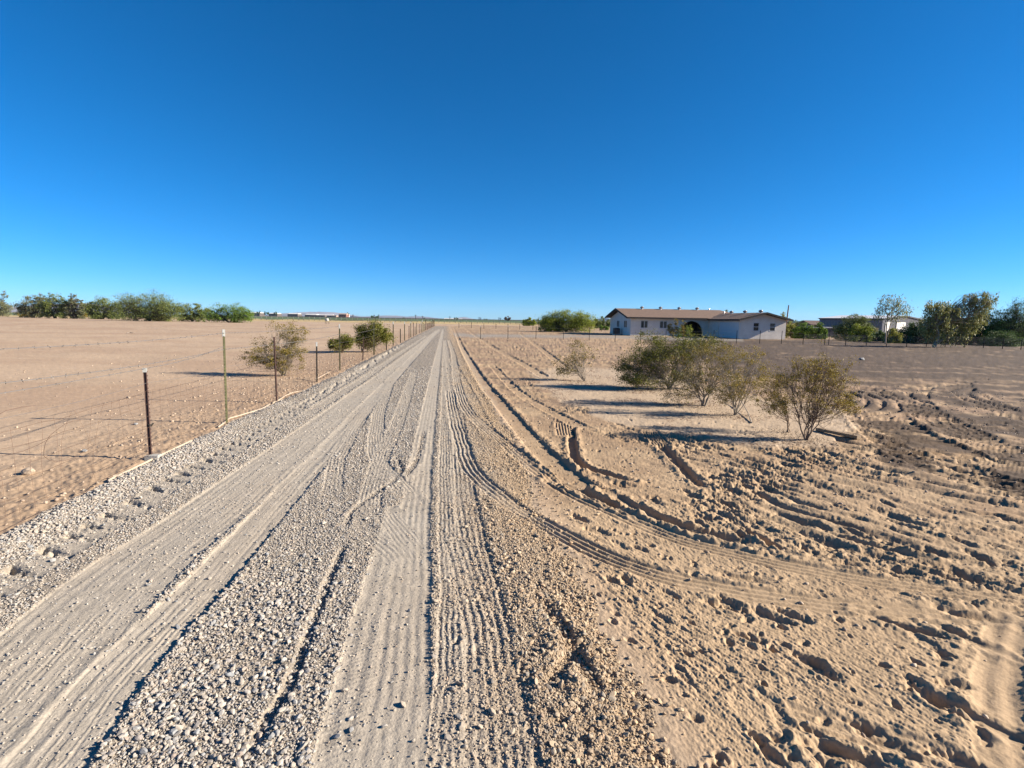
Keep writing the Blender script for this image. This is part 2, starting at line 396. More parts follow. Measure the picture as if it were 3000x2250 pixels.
rg = random.Random(12)
for _ in range(46):                         # scuffed furrows in the loose soil
    y0 = 1.7 + 8.5 * rg.random() ** 1.2
    x0 = float(road_edges(y0)[1]) + .5 + rg.random() * (y0 * 1.0 + .8)
    a_ = math.radians(-50 + rg.gauss(0, 14)); L_ = rg.uniform(.25, .95)
    P_ = [(x0, y0), (x0 + math.cos(a_) * L_ * .5 + rg.gauss(0, .03), y0 + math.sin(a_) * L_ * .5), (x0 + math.cos(a_ + .2) * L_, y0 + math.sin(a_ + .2) * L_)]
    track(None, w=rg.uniform(.05, .11), d=rg.uniform(.022, .045), ribs=0, berm=rg.uniform(.008, .018), comp=.1, bw=.05, world_pts=P_, fade=L_ * .3)
rough = rough * (1 - (1 - .15) * COMP)
Z = Z + rough + TRK

# ---- pits: footprints and scuffs in the loose soil, churned spots in the gravel
rng = np.random.default_rng(7)
def pit(cx, cy, a, b, ang, dep, rim=.3):
    R = max(a, b) * 2.2
    i0, i1, j0, j1 = window(cx - R, cx + R, cy - R, cy + R)
    if i1 <= i0 or j1 <= j0:
        return
    ic = COMP[(i0 + i1) // 2, (j0 + j1) // 2]
    if ic > .55 and rng.uniform() < .9:
        return
    sl = (slice(i0, i1), slice(j0, j1))
    xs, ys = X[sl] - cx, Y[sl] - cy
    u = (xs * math.cos(ang) + ys * math.sin(ang)) / a
    v = (-xs * math.sin(ang) + ys * math.cos(ang)) / b
    q = np.hypot(u, v) + .26 * perlin(X[sl] * 14, Y[sl] * 14, 111) + .16 * perlin(X[sl] * 45, Y[sl] * 45, 112)
    Z[sl] += -dep * (1 - sstep(.45, 1.05, q)) + dep * rim * np.exp(-((q - 1.25) / .28) ** 2)
n = 0
while n < 330:
    y = rng.uniform(1.2, 1.0 + 13 * rng.uniform() ** 1.3 + .5)
    xr = float(road_edges(y)[1])
    x = xr + .25 + rng.uniform() * (y * 1.15 + 1.5)
    s = rng.uniform(.5, 1.15)
    pit(x, y, .15 * s, .06 * s, math.radians(-55 + rng.normal() * 22), (.014 + .026 * rng.uniform()) * s, .16)
    n += 1
for _ in range(1100):
    y = 1.2 + 9 * rng.uniform() ** 1.2
    xr = float(road_edges(y)[1])
    x = xr + .05 + rng.uniform() * (y * 1.1 + 1.2)
    s = rng.uniform(.4, 1.0)
    pit(x, y, .045 * s, .03 * s, rng.uniform(0, 3.1), .020 * s, .15)
for _ in range(90):
    y = 1.3 + 6 * rng.uniform() ** 1.2
    xr = float(road_edges(y)[1])
    x = xr - .05 - rng.uniform() * .9
    pit(x, y, rng.uniform(.03, .07), rng.uniform(.02, .045), rng.uniform(0, 3.1), rng.uniform(.006, .014), .35)

# ---- albedo
def colr(c):
    return np.array(c, np.float32)
sandL, sandR = colr((.50, .372, .255)), colr((.44, .32, .20))
grav, gravc = colr((.32, .285, .24)), colr((.46, .41, .335))  # grav: loose bed, darkened to suggest the shaded gaps between stones
dark, hard, yel, green = colr((.088, .064, .048)), colr((.50, .39, .275)), colr((.50, .38, .19)), colr((.10, .14, .065))
def mix(a, b, m):
    return a + (b - a) * m[..., None]
COL = np.empty(X.shape + (3,), np.float32)
COL[:] = sandL
COL = mix(COL, sandR, RIGHT)
pn = perlin(X * .35, Y * .35, 200)
COL *= (1 + .07 * pn + .06 * perlin(X * 2.2, Y * 2.2, 201) + .05 * perlin(X * 9, Y * 9, 202))[..., None]
COL = mix(COL, colr((.37, .245, .16)), np.clip(LEFT * .45 * sstep(-.25, .5, perlin(X * .07, Y * .22, 203) + .3 * perlin(X * .5, Y * 1.6, 214)) * sstep(6, 14, RR), 0, 1))
COL = mix(COL, colr((.36, .25, .16)), strip * .5)
COL = mix(COL, colr((.33, .22, .13)), near_dark * .5)
COL = mix(COL, colr((.30, .205, .13)), RIGHT * .5 * sstep(4, 9, RR) * sstep(-.2, .5, perlin(X * 1.6, Y * 1.6, 216) + .3))  # browner, darker soil tint that also stands in for relief shadows
COL = mix(COL, colr((.30, .205, .14)), md * .75 * sstep(-.25, .5, perlin(X * .25, Y * 1.0, 204) + .4 * perlin(X * 1.6, Y * 3.0, 215)))
COL = mix(COL, dark, np.clip(DARK * 1.1, 0, .92))
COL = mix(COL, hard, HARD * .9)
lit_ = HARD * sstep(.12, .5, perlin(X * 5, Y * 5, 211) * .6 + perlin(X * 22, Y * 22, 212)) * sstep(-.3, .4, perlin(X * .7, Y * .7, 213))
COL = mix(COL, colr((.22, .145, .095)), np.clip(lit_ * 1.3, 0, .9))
COL = mix(COL, grav * (1 + .1 * perlin(X * 3, Y * 3, 206))[..., None], ROAD)
sandy = ROAD * sstep(1.3, .0, dr_ + .3 * perlin(X * 1.5, Y * 1.5, 205)) * .75
COL = mix(COL, sandR * .92, sandy)
COL = mix(COL, colr((.30, .28, .25)), DRIVE * .8)
COL = mix(COL, gravc, np.clip(COMP * ROAD * .8 * (1 - sandy), 0, 1))
COL = mix(COL, colr((.47, .38, .28)), np.clip(DUST * ROAD * .6 * sstep(-.2, .6, perlin(X * 1.2, Y * .5, 207)), 0, 1))
COL = mix(COL, sandR * 1.02, np.clip(COMP * RIGHT * .5 * (1 - DARK * .3), 0, 1))
COL = mix(COL, yel * (1 + .2 * perlin(X * .05, Y * .3, 208))[..., None], YEL)
COL = mix(COL, green * (1 + .5 * perlin(X * .02, Y * .05, 209) + .3 * perlin(X * .3, Y * .3, 210))[..., None], FIELD * sstep(1200, 900, RR))
COL = mix(COL, colr((.16, .14, .09)), sstep(900, 1300, RR))
COL = np.clip(COL * AK, .01, .9)

# ---- pieces
VID = np.arange(NR * NT, dtype=np.int32).reshape(NR, NT)
QA = np.stack([VID[:-1, :-1], VID[:-1, 1:], VID[1:, 1:], VID[1:, :-1]], -1)[..., ::-1]
fr = ROAD[:-1, :-1] > .5
fd = (DRIVE[:-1, :-1] > .5) & ~fr
ff = (FIELD[:-1, :-1] > .5) & ~fr & ~fd
fg = ~(fr | fd | ff)
PTS = np.stack([X, Y, Z], -1).reshape(-1, 3)
PCOL = np.concatenate([COL, np.ones(X.shape + (1,), np.float32)], -1).reshape(-1, 4)
PLOO = np.clip((ROAD * (1 - COMP * .85)), 0, 1).reshape(-1)

def new_mesh(name, verts, faces, smooth=True):
    verts = np.asarray(verts, np.float32)
    faces = np.asarray(faces, np.int32)
    me = bpy.data.meshes.new(name)
    me.vertices.add(len(verts))
    me.vertices.foreach_set('co', verts.ravel())
    k = faces.shape[1]
    me.loops.add(faces.size)
    me.loops.foreach_set('vertex_index', faces.ravel())
    me.polygons.add(len(faces))
    me.polygons.foreach_set('loop_start', np.arange(0, faces.size, k, dtype=np.int32))
    me.polygons.foreach_set('loop_total', np.full(len(faces), k, np.int32))
    me.polygons.foreach_set('use_smooth', np.full(len(faces), smooth, bool))
    me.update()
    return me
def ground_piece(name, mask, mat):
    F = QA[mask].reshape(-1, 4)
    used = np.zeros(NR * NT, bool)
    used[F.ravel()] = True
    remap = np.cumsum(used).astype(np.int32) - 1
    me = new_mesh(name, PTS[used], remap[F])
    a = me.color_attributes.new('soil', 'FLOAT_COLOR', 'POINT')
    a.data.foreach_set('color', PCOL[used].ravel())
    b = me.attributes.new('loose', 'FLOAT', 'POINT')
    b.data.foreach_set('value', PLOO[used])
    me.materials.append(mat)
    o = bpy.data.objects.new(name, me)
    C.objects.link(o)
    o['kind'] = 'structure'
    return o
def N(nt, t, **kw):
    n = nt.nodes.new(t)
    for k, v in kw.items():
        if k in n.inputs:
            n.inputs[k].default_value = v
        else:
            setattr(n, k, v)
    return n
def soil_material(name, grain=1.0, gravelly=False):
    m = bpy.data.materials.new(name)
    m.use_nodes = True
    nt = m.node_tree
    b = nt.nodes['Principled BSDF']
    b.inputs['Roughness'].default_value = .95
    b.inputs['Specular IOR Level'].default_value = .15
    at = N(nt, 'ShaderNodeAttribute', attribute_name='soil')
    geo = N(nt, 'ShaderNodeNewGeometry')
    n1 = N(nt, 'ShaderNodeTexNoise', Scale=55.0, Detail=5.0, Roughness=.7)
    n2 = N(nt, 'ShaderNodeTexNoise', Scale=9.0, Detail=4.0, Roughness=.65)
    nt.links.new(geo.outputs['Position'], n1.inputs['Vector'])
    nt.links.new(geo.outputs['Position'], n2.inputs['Vector'])
    add = N(nt, 'ShaderNodeMath', operation='ADD')
    nt.links.new(n1.outputs[0], add.inputs[0]); nt.links.new(n2.outputs[0], add.inputs[1])
    mr = N(nt, 'ShaderNodeMapRange')
    mr.inputs[1].default_value, mr.inputs[2].default_value = .6, 1.4
    mr.inputs[3].default_value, mr.inputs[4].default_value = .72, 1.28
    nt.links.new(add.outputs[0], mr.inputs[0])
    mul = N(nt, 'ShaderNodeVectorMath', operation='SCALE')
    nt.links.new(at.outputs['Color'], mul.inputs[0])
    nt.links.new(mr.outputs[0], mul.inputs['Scale'])
    last = mul.outputs[0]
    vor = N(nt, 'ShaderNodeTexVoronoi', Scale=70.0)
    nt.links.new(geo.outputs['Position'], vor.inputs['Vector'])
    hgt = n1.outputs[0]
    if gravelly:
        lo = N(nt, 'ShaderNodeAttribute', attribute_name='loose')
        ramp = N(nt, 'ShaderNodeValToRGB')
        e = ramp.color_ramp.elements
        e[0].position, e[0].color = 0, (.72, .72, .74, 1)
        e[1].position, e[1].color = 1, (1.22, 1.18, 1.1, 1)
        k = ramp.color_ramp.elements.new(.5); k.color = (.98, .95, .9, 1)
        sep = N(nt, 'ShaderNodeSeparateColor')
        nt.links.new(vor.outputs['Color'], sep.inputs[0])
        nt.links.new(sep.outputs[0], ramp.inputs[0])
        mx = N(nt, 'ShaderNodeMix', data_type='RGBA', blend_type='MULTIPLY')
        nt.links.new(lo.outputs['Fac'], mx.inputs[0])
        nt.links.new(last, mx.inputs[6]); nt.links.new(ramp.outputs[0], mx.inputs[7])
        last = mx.outputs[2]
        sub = N(nt, 'ShaderNodeMath', operation='MULTIPLY_ADD')
        inv = N(nt, 'ShaderNodeMath', operation='MULTIPLY')
        nt.links.new(vor.outputs['Distance'], inv.inputs[0]); nt.links.new(lo.outputs['Fac'], inv.inputs[1])
        nt.links.new(inv.outputs[0], sub.inputs[0]); sub.inputs[1].default_value = -1.6
        nt.links.new(n1.outputs[0], sub.inputs[2])
        hgt = sub.outputs[0]
    nt.links.new(last, b.inputs['Base Color'])
    bp = N(nt, 'ShaderNodeBump', Strength=.55 * grain, Distance=.006)
    nt.links.new(hgt, bp.inputs['Height'])
    nt.links.new(bp.outputs[0], b.inputs['Normal'])
    return m
M_SOIL = soil_material('soil')
M_ROAD = soil_material('gravel_bed', 1.2, True)
ground_piece('gravel_road', fr, M_ROAD)
ground_piece('driveway', fd, M_ROAD)
ground_piece('crop_field', ff, M_SOIL)
ground_piece('ground', fg, M_SOIL)

def zat(x, y):                              # ground height at world points
    x = np.atleast_1d(np.asarray(x, float)); y = np.atleast_1d(np.asarray(y, float))
    fi = np.interp(np.hypot(x, y), _r, np.arange(NR))
    fj = np.interp(np.arctan2(x, y), _th, np.arange(NT))
    i = np.clip(fi.astype(int), 0, NR - 2); j = np.clip(fj.astype(int), 0, NT - 2)
    a, b = fi - i, fj - j
    return (Z[i, j] * (1 - a) * (1 - b) + Z[i + 1, j] * a * (1 - b) + Z[i, j + 1] * (1 - a) * b + Z[i + 1, j + 1] * a * b)
def gz(x, y):
    return float(zat(x, y)[0])
def samp(A, x, y):
    i = np.clip(np.round(np.interp(np.hypot(x, y), _r, np.arange(NR))).astype(int), 0, NR - 1)
    j = np.clip(np.round(np.interp(np.arctan2(x, y), _th, np.arange(NT))).astype(int), 0, NT - 1)
    return A[i, j]
# ---------------------------------------------------------------- materials and mesh helpers
def hexless(c):
    return (c[0] * AK, c[1] * AK, c[2] * AK, 1.0)
MATS = {}
def mat(name, col, rough=.8, var=.12, scale=8.0, metal=0.0, bump=0.0, bscale=40.0, spec=.3, stretch=None):
    if name in MATS:
        return MATS[name]
    m = bpy.data.materials.new(name)
    m.use_nodes = True
    nt = m.node_tree
    b = nt.nodes['Principled BSDF']
    b.inputs['Roughness'].default_value = rough
    b.inputs['Metallic'].default_value = metal
    b.inputs['Specular IOR Level'].default_value = spec
    geo = N(nt, 'ShaderNodeTexCoord')
    mp = N(nt, 'ShaderNodeMapping')
    if stretch:
        mp.inputs['Scale'].default_value = stretch
    nt.links.new(geo.outputs['Object'], mp.inputs[0])
    no = N(nt, 'ShaderNodeTexNoise', Scale=scale, Detail=5.0, Roughness=.65)
    nt.links.new(mp.outputs[0], no.inputs['Vector'])
    mr = N(nt, 'ShaderNodeMapRange')
    mr.inputs[1].default_value, mr.inputs[2].default_value = .3, .7
    mr.inputs[3].default_value, mr.inputs[4].default_value = 1 - var, 1 + var
    nt.links.new(no.outputs[0], mr.inputs[0])
    sc_ = N(nt, 'ShaderNodeVectorMath', operation='SCALE')
    sc_.inputs[0].default_value = (col[0] * AK, col[1] * AK, col[2] * AK)
    nt.links.new(mr.outputs[0], sc_.inputs['Scale'])
    nt.links.new(sc_.outputs[0], b.inputs['Base Color'])
    if bump:
        n2 = N(nt, 'ShaderNodeTexNoise', Scale=bscale, Detail=4.0)
        nt.links.new(mp.outputs[0], n2.inputs['Vector'])
        bp = N(nt, 'ShaderNodeBump', Strength=1.0, Distance=bump)
        nt.links.new(n2.outputs[0], bp.inputs['Height'])
        nt.links.new(bp.outputs[0], b.inputs['Normal'])
    MATS[name] = m
    return m
def leafmat(name, c1, c2, c3=None, trans=.22):
    if name in MATS:
        return MATS[name]
    m = bpy.data.materials.new(name)
    m.use_nodes = True
    nt = m.node_tree
    b = nt.nodes['Principled BSDF']
    b.inputs['Roughness'].default_value = .6
    b.inputs['Specular IOR Level'].default_value = .25
    g = N(nt, 'ShaderNodeNewGeometry')
    r = N(nt, 'ShaderNodeValToRGB')
    e = r.color_ramp.elements
    e[0].position, e[0].color = 0, hexless(c1)
    e[1].position, e[1].color = 1, hexless(c2)
    if c3:
        k = r.color_ramp.elements.new(.93); k.color = hexless(c2)
        e[-1].color = hexless(c3)
    nt.links.new(g.outputs['Random Per Island'], r.inputs[0])
    nt.links.new(r.outputs[0], b.inputs['Base Color'])
    t = N(nt, 'ShaderNodeBsdfTranslucent')
    nt.links.new(r.outputs[0], t.inputs[0])
    mx = N(nt, 'ShaderNodeMixShader')
    mx.inputs[0].default_value = trans
    nt.links.new(b.outputs[0], mx.inputs[1]); nt.links.new(t.outputs[0], mx.inputs[2])
    nt.links.new(mx.outputs[0], nt.nodes['Material Output'].inputs[0])
    MATS[name] = m
    return m

def tag(o, label=None, cat=None, group=None, kind=None):
    if label: o['label'] = label
    if cat: o['category'] = cat
    if group: o['group'] = group
    if kind: o['kind'] = kind
    return o
def thing(name, label, cat, loc=(0, 0, 0), rz=0.0, group=None):
    o = bpy.data.objects.new(name, None)
    o.empty_display_size = .2
    C.objects.link(o)
    o.location = loc
    o.rotation_euler = (0, 0, rz)
    return tag(o, label, cat, group)
def obj(name, me, material=None, parent=None, off=None):
    if material is not None and not me.materials:
        me.materials.append(material)
    o = bpy.data.objects.new(name, me)
    C.objects.link(o)
    if parent is not None:
        o.parent = parent
    if off is not None:
        o.location = off
    return o
class MB:                                   # collects shapes into one mesh
    def __init__(s):
        s.v, s.f = [], []
    def add(s, vs, fs):
        n = len(s.v)
        s.v += [tuple(map(float, v)) for v in vs]
        s.f += [tuple(i + n for i in f) for f in fs]
        return s
    def box(s, a, b):
        (x0, y0, z0), (x1, y1, z1) = a, b
        return s.add([(x0, y0, z0), (x1, y0, z0), (x1, y1, z0), (x0, y1, z0), (x0, y0, z1), (x1, y0, z1), (x1, y1, z1), (x0, y1, z1)],
                     [(3, 2, 1, 0), (4, 5, 6, 7), (0, 1, 5, 4), (1, 2, 6, 5), (2, 3, 7, 6), (3, 0, 4, 7)])
    def prism(s, poly, d):                  # polygon (list of 3D points) pushed along d
        n = len(poly)
        q = [tuple(p[i] + d[i] for i in range(3)) for p in poly]
        return s.add(list(poly) + q, [tuple(range(n))[::-1], tuple(range(n, 2 * n))] + [(i, (i + 1) % n, n + (i + 1) % n, n + i) for i in range(n)])
    def tube(s, pts, r, k=6, cap=True):
        pts = [Vector(p) for p in pts]
        rs = r if isinstance(r, (list, tuple)) else [r] * len(pts)
        vs, fs = [], []
        for i, p in enumerate(pts):
            t = (pts[min(i + 1, len(pts) - 1)] - pts[max(i - 1, 0)])
            if t.length < 1e-9:
                t = Vector((0, 0, 1))
            t.normalize()
            a = t.orthogonal() if i == 0 else (a - t * a.dot(t))
            if a.length < 1e-6:
                a = t.orthogonal()
            a.normalize()
            b = t.cross(a)
            for j in range(k):
                w = 2 * math.pi * j / k
                vs.append(p + (a * math.cos(w) + b * math.sin(w)) * rs[i])
        for i in range(len(pts) - 1):
            for j in range(k):
                fs.append((i * k + j, i * k + (j + 1) % k, (i + 1) * k + (j + 1) % k, (i + 1) * k + j))
        if cap:
            fs.append(tuple(range(k))[::-1])
            fs.append(tuple((len(pts) - 1) * k + j for j in range(k)))
        return s.add(vs, fs)
    def mesh(s, name, shift=(0, 0, 0), smooth=False):
        me = bpy.data.meshes.new(name)
        me.from_pydata([(x - shift[0], y - shift[1], z - shift[2]) for x, y, z in s.v], [], s.f)
        if smooth:
            me.polygons.foreach_set('use_smooth', [True] * len(me.polygons))
        me.update()
        return me
    def build(s, name, material, parent=None, world=False, smooth=False):
        sh = tuple(parent.location) if (parent is not None and world) else (0, 0, 0)
        return obj(name, s.mesh(name, sh, smooth), material, parent)

# ---------------------------------------------------------------- stones
rs = np.random.default_rng(11)
def ico(sub):
    import bmesh
    bm = bmesh.new()
    bmesh.ops.create_icosphere(bm, subdivisions=sub, radius=1)
    V = np.array([v.co[:] for v in bm.verts], np.float32)
    Fc = np.array([[v.index for v in f.verts] for f in bm.faces], np.int32)
    bm.free()
    return V, Fc
ICO = {1: ico(1), 2: ico(2)}
def stone_cloud(x, y, size, sub, seed, sink=.25, flat=(.45, .8), smooth=True):
    r = np.random.default_rng(seed)
    n = len(x)
    V, Fc = ICO[sub]
    temps = []
    for k in range(10):
        d = r.normal(size=(9, 3)); d /= np.linalg.norm(d, axis=1)[:, None]
        q = V.copy()
        s_ = 1 + .16 * np.sin(q @ r.normal(size=3) * 2.2 + r.uniform(0, 6)) 
        q = q * s_[:, None]
        for dd in d:                         # chip flats off it
            lim = r.uniform(.50, .9)
            h = q @ dd
            q = q - np.maximum(0, h - lim)[:, None] * dd
        temps.append(q)
    T = np.stack(temps)[r.integers(0, 10, n)]
    sx = size * r.uniform(.8, 1.45, n); sy = size * r.uniform(.65, 1.0, n); sz = size * r.uniform(flat[0], flat[1], n)
    T = T * np.stack([sx, sy, sz], -1)[:, None, :]
    a = r.uniform(0, 2 * np.pi, n); ti = r.normal(0, .35, n); tj = r.normal(0, .35, n)
    ca, sa, = np.cos(a), np.sin(a)
    y1 = T[..., 1] * np.cos(ti)[:, None] - T[..., 2] * np.sin(ti)[:, None]
    z1 = T[..., 1] * np.sin(ti)[:, None] + T[..., 2] * np.cos(ti)[:, None]
    x1 = T[..., 0] * np.cos(tj)[:, None] + z1 * np.sin(tj)[:, None]
    z2 = -T[..., 0] * np.sin(tj)[:, None] + z1 * np.cos(tj)[:, None]
    X2 = x1 * ca[:, None] - y1 * sa[:, None] + x[:, None]
    Y2 = x1 * sa[:, None] + y1 * ca[:, None] + y[:, None]
    Z2 = z2 + (zat(x, y) + sz * (1 - sink * 2))[:, None]
    P = np.stack([X2, Y2, Z2], -1).reshape(-1, 3)
    FF = (Fc[None] + (np.arange(n) * len(V))[:, None, None]).reshape(-1, 3)
    return P, FF
def stonemat(name, cols, spec=.25):
    m = bpy.data.materials.new(name)
    m.use_nodes = True
    nt = m.node_tree
    b = nt.nodes['Principled BSDF']
    b.inputs['Roughness'].default_value = .85
    b.inputs['Specular IOR Level'].default_value = spec
    g = N(nt, 'ShaderNodeNewGeometry')
    r = N(nt, 'ShaderNodeValToRGB')
    e = r.color_ramp.elements
    e[0].position, e[0].color = 0, hexless(cols[0])
    e[1].position, e[1].color = 1, hexless(cols[-1])
    for i, c in enumerate(cols[1:-1]):
        k = r.color_ramp.elements.new((i + 1) / (len(cols) - 1)); k.color = hexless(c)
    nt.links.new(g.outputs['Random Per Island'], r.inputs[0])
    no = N(nt, 'ShaderNodeTexNoise', Scale=120.0, Detail=3.0)
    ta = N(nt, 'ShaderNodeAttribute', attribute_name='tanness')
    tm = N(nt, 'ShaderNodeMix', data_type='RGBA', blend_type='MULTIPLY')
    tm.inputs[7].default_value = (1.12, .93, .70, 1)
    nt.links.new(ta.outputs['Fac'], tm.inputs[0]); nt.links.new(r.outputs[0], tm.inputs[6])
    nt.links.new(g.outputs['Position'], no.inputs['Vector'])
    mr = N(nt, 'ShaderNodeMapRange')
    mr.inputs[1].default_value, mr.inputs[2].default_value, mr.inputs[3].default_value, mr.inputs[4].default_value = .3, .7, .85, 1.15
    nt.links.new(no.outputs[0], mr.inputs[0])
    v = N(nt, 'ShaderNodeVectorMath', operation='SCALE')
    nt.links.new(tm.outputs[2], v.inputs[0]); nt.links.new(mr.outputs[0], v.inputs['Scale'])
    nt.links.new(v.outputs[0], b.inputs['Base Color'])
    return m
M_STONE = stonemat('gravel_stone', [(0.308, 0.280, 0.249), (0.451, 0.398, 0.331), (0.363, 0.358, 0.342), (0.495, 0.420, 0.336), (0.407, 0.375, 0.325), (0.550, 0.493, 0.418), (0.297, 0.308, 0.313), (0.473, 0.381, 0.302)])
M_PEB = stonemat('field_pebble', [(.38, .29, .21), (.48, .38, .28), (.34, .26, .20), (.52, .42, .32), (.42, .33, .24)])
LOOSE = (ROAD * (1 - COMP)).astype(np.float32)
def scatter_cells(x0, x1, y0, y1, cell, seed):
    r = np.random.default_rng(seed)
    gx, gy = np.meshgrid(np.arange(x0, x1, cell), np.arange(y0, y1, cell))
    gx = gx.ravel() + r.uniform(-.5, .5, gx.size) * cell * .95
    gy = gy.ravel() + r.uniform(-.5, .5, gy.size) * cell * .95
    return gx, gy, r
def in_view(x, y, m=8):
    a = np.abs(np.arctan2(x, y))
    return (a < math.radians(50 + m)) & (np.hypot(x, y) > 1.15)
PV, PF, NV = [], [], 0
def push(P, FF):
    global NV
    PV.append(P); PF.append(FF + NV); NV += len(P)
def road_layer(y0, y1, cell, size, sub, seed, dens, x0=-6.5, x1=2.5, zone=None):
    gx, gy, r = scatter_cells(x0, x1, y0, y1, cell, seed)
    k = in_view(gx, gy)
    gx, gy = gx[k], gy[k]
    lo, rd = samp(LOOSE, gx, gy), samp(ROAD, gx, gy)
    a, b = road_side(gx, gy)
    p = dens * np.clip(lo * 1.1 + .035 * rd, 0, 1) * (rd > .4)
    pat = .55 + .9 * perlin(gx * 1.6, gy * 1.0, 300) + .35 * perlin(gx * 6, gy * 6, 301)
    if zone == 'big':
        edge = np.exp(-((a - .3) / .35) ** 2) * 1.4
        cen = np.exp(-((gx + .9 + .48 * (gy - 1.5)) / .50) ** 2) * sstep(4.2, 2.6, gy) * 1.8
        rgt = np.clip(1.2 - b, 0, 1) * (gy < 5) * .8
        pat = np.clip(edge + cen + rgt + .08, 0, 1.6) * (.5 + .8 * np.clip(pat, 0, 1))
    else:
        pat = np.clip(pat + .45, .12, 1)
    p = p * pat
    k = r.uniform(size=len(gx)) < p
    gx, gy = gx[k], gy[k]
    s = size[0] + (size[1] - size[0]) * r.uniform(size=len(gx)) ** 2.2
    P, FF = stone_cloud(gx, gy, s, sub, seed + 1)
    push(P, FF)
    return len(gx)
cnt = [road_layer(1.1, 3.4, .025, (.006, .020), 2, 21, .9, zone='big'),
       road_layer(3.4, 8.0, .040, (.012, .024), 1, 22, .75, zone='big'),
       road_layer(1.1, 3.0, .0115, (.0038, .0092), 1, 23, 1.1),
       road_layer(3.0, 6.0, .0175, (.0055, .0125), 1, 24, 1.1),
       road_layer(6.0, 11.0, .030, (.009, .017), 1, 25, 1.0, x0=-7.5),
       road_layer(11.0, 20.0, .075, (.015, .026), 1, 26, .8, x0=-8.5)]
# spill of stones beyond the right edge into the sand
gx, gy, r = scatter_cells(-1.5, 3.0, 1.1, 9, .035, 31)
a, b = road_side(gx, gy)
k = in_view(gx, gy) & (b < .15) & (r.uniform(size=len(gx)) < .5 * np.exp(np.minimum(b, 0) / .16))
gx, gy = gx[k], gy[k]
push(*stone_cloud(gx, gy, .007 + .016 * r.uniform(size=len(gx)) ** 2, 1, 32))
me = new_mesh('loose_gravel', np.concatenate(PV), np.concatenate(PF), False)
_c = me.attributes.new('tanness', 'FLOAT', 'POINT')
_v = np.concatenate(PV)
_b = road_side(_v[:, 0], _v[:, 1])[1]
_c.data.foreach_set('value', np.clip(1.05 - _b / 1.5, 0, 1).astype(np.float32))
print('STONES', cnt, len(gx))
o = obj('loose_gravel', me, M_STONE)
tag(o, 'loose grey and tan gravel lying along the dirt road', 'gravel', kind='stuff')
PV, PF, NV = [], [], 0
# pebbles and clods on the open ground
gx, gy, r = scatter_cells(-16, 0, 2, 24, .07, 41)
a, b = road_side(gx, gy)
pat = np.clip(.30 + .9 * perlin(gx * .9, gy * .9, 302), 0, 1)
k = in_view(gx, gy) & (a < -.03) & (r.uniform(size=len(gx)) < .62 * np.exp(a / 1.1) * pat * 1.5 + .012)
gx, gy = gx[k], gy[k]
push(*stone_cloud(gx, gy, (.006 + .022 * r.uniform(size=len(gx)) ** 3) * (1 + .03 * gy), 1, 42))
gx, gy, r = scatter_cells(-2, 14, 1.2, 16, .06, 43)
a, b = road_side(gx, gy)
hd = samp(HARD, gx, gy)
pat = np.clip(.05 + .9 * perlin(gx * .8, gy * .8, 303), 0, 1)
k = in_view(gx, gy) & (b < -.1) & (hd < .4) & (r.uniform(size=len(gx)) < .30 * pat + .03)
gx, gy = gx[k], gy[k]
push(*stone_cloud(gx, gy, (.005 + .016 * r.uniform(size=len(gx)) ** 2.5) * (1 + .04 * gy), 1, 44, sink=.35))
me = new_mesh('field_pebbles', np.concatenate(PV), np.concatenate(PF))
o = obj('field_pebbles', me, M_PEB)
tag(o, 'small tan pebbles and dirt clods scattered over the sandy ground', 'pebbles', kind='stuff')
PV, PF, NV = [], [], 0
r = np.random.default_rng(77)
for px, py, n_, sp in ((2364, 1289, 900, .55), (2311, 1265, 350, .4), (2155, 1215, 900, .6), (2063, 1189, 1300, .8), (1963, 1140, 1500, 1.1), (1714, 1115, 500, .8), (830, 1100, 900, .8), (1004, 1034, 250, .7), (1058, 1031, 300, .9)):
    bx_, by_ = gp(px, py)
    qx = bx_ - np.abs(r.normal(0, sp * .9, n_)) * r.choice([1, 1, 1, -.4], n_); qy = by_ + r.normal(0, sp * .5, n_)
    push(*stone_cloud(qx, qy, .004 + .010 * r.uniform(size=n_) ** 2, 1, int(px), flat=(.15, .4)))
me = new_mesh('leaf_litter', np.concatenate(PV), np.concatenate(PF), False)
o = obj('leaf_litter', me, stonemat('litter', [(.10, .065, .04), (.20, .13, .08), (.14, .09, .06), (.27, .19, .12)]))
tag(o, 'dark dry leaf litter and bits of twig on the ground under the creosote bushes', 'litter', kind='stuff')
del PV, PF

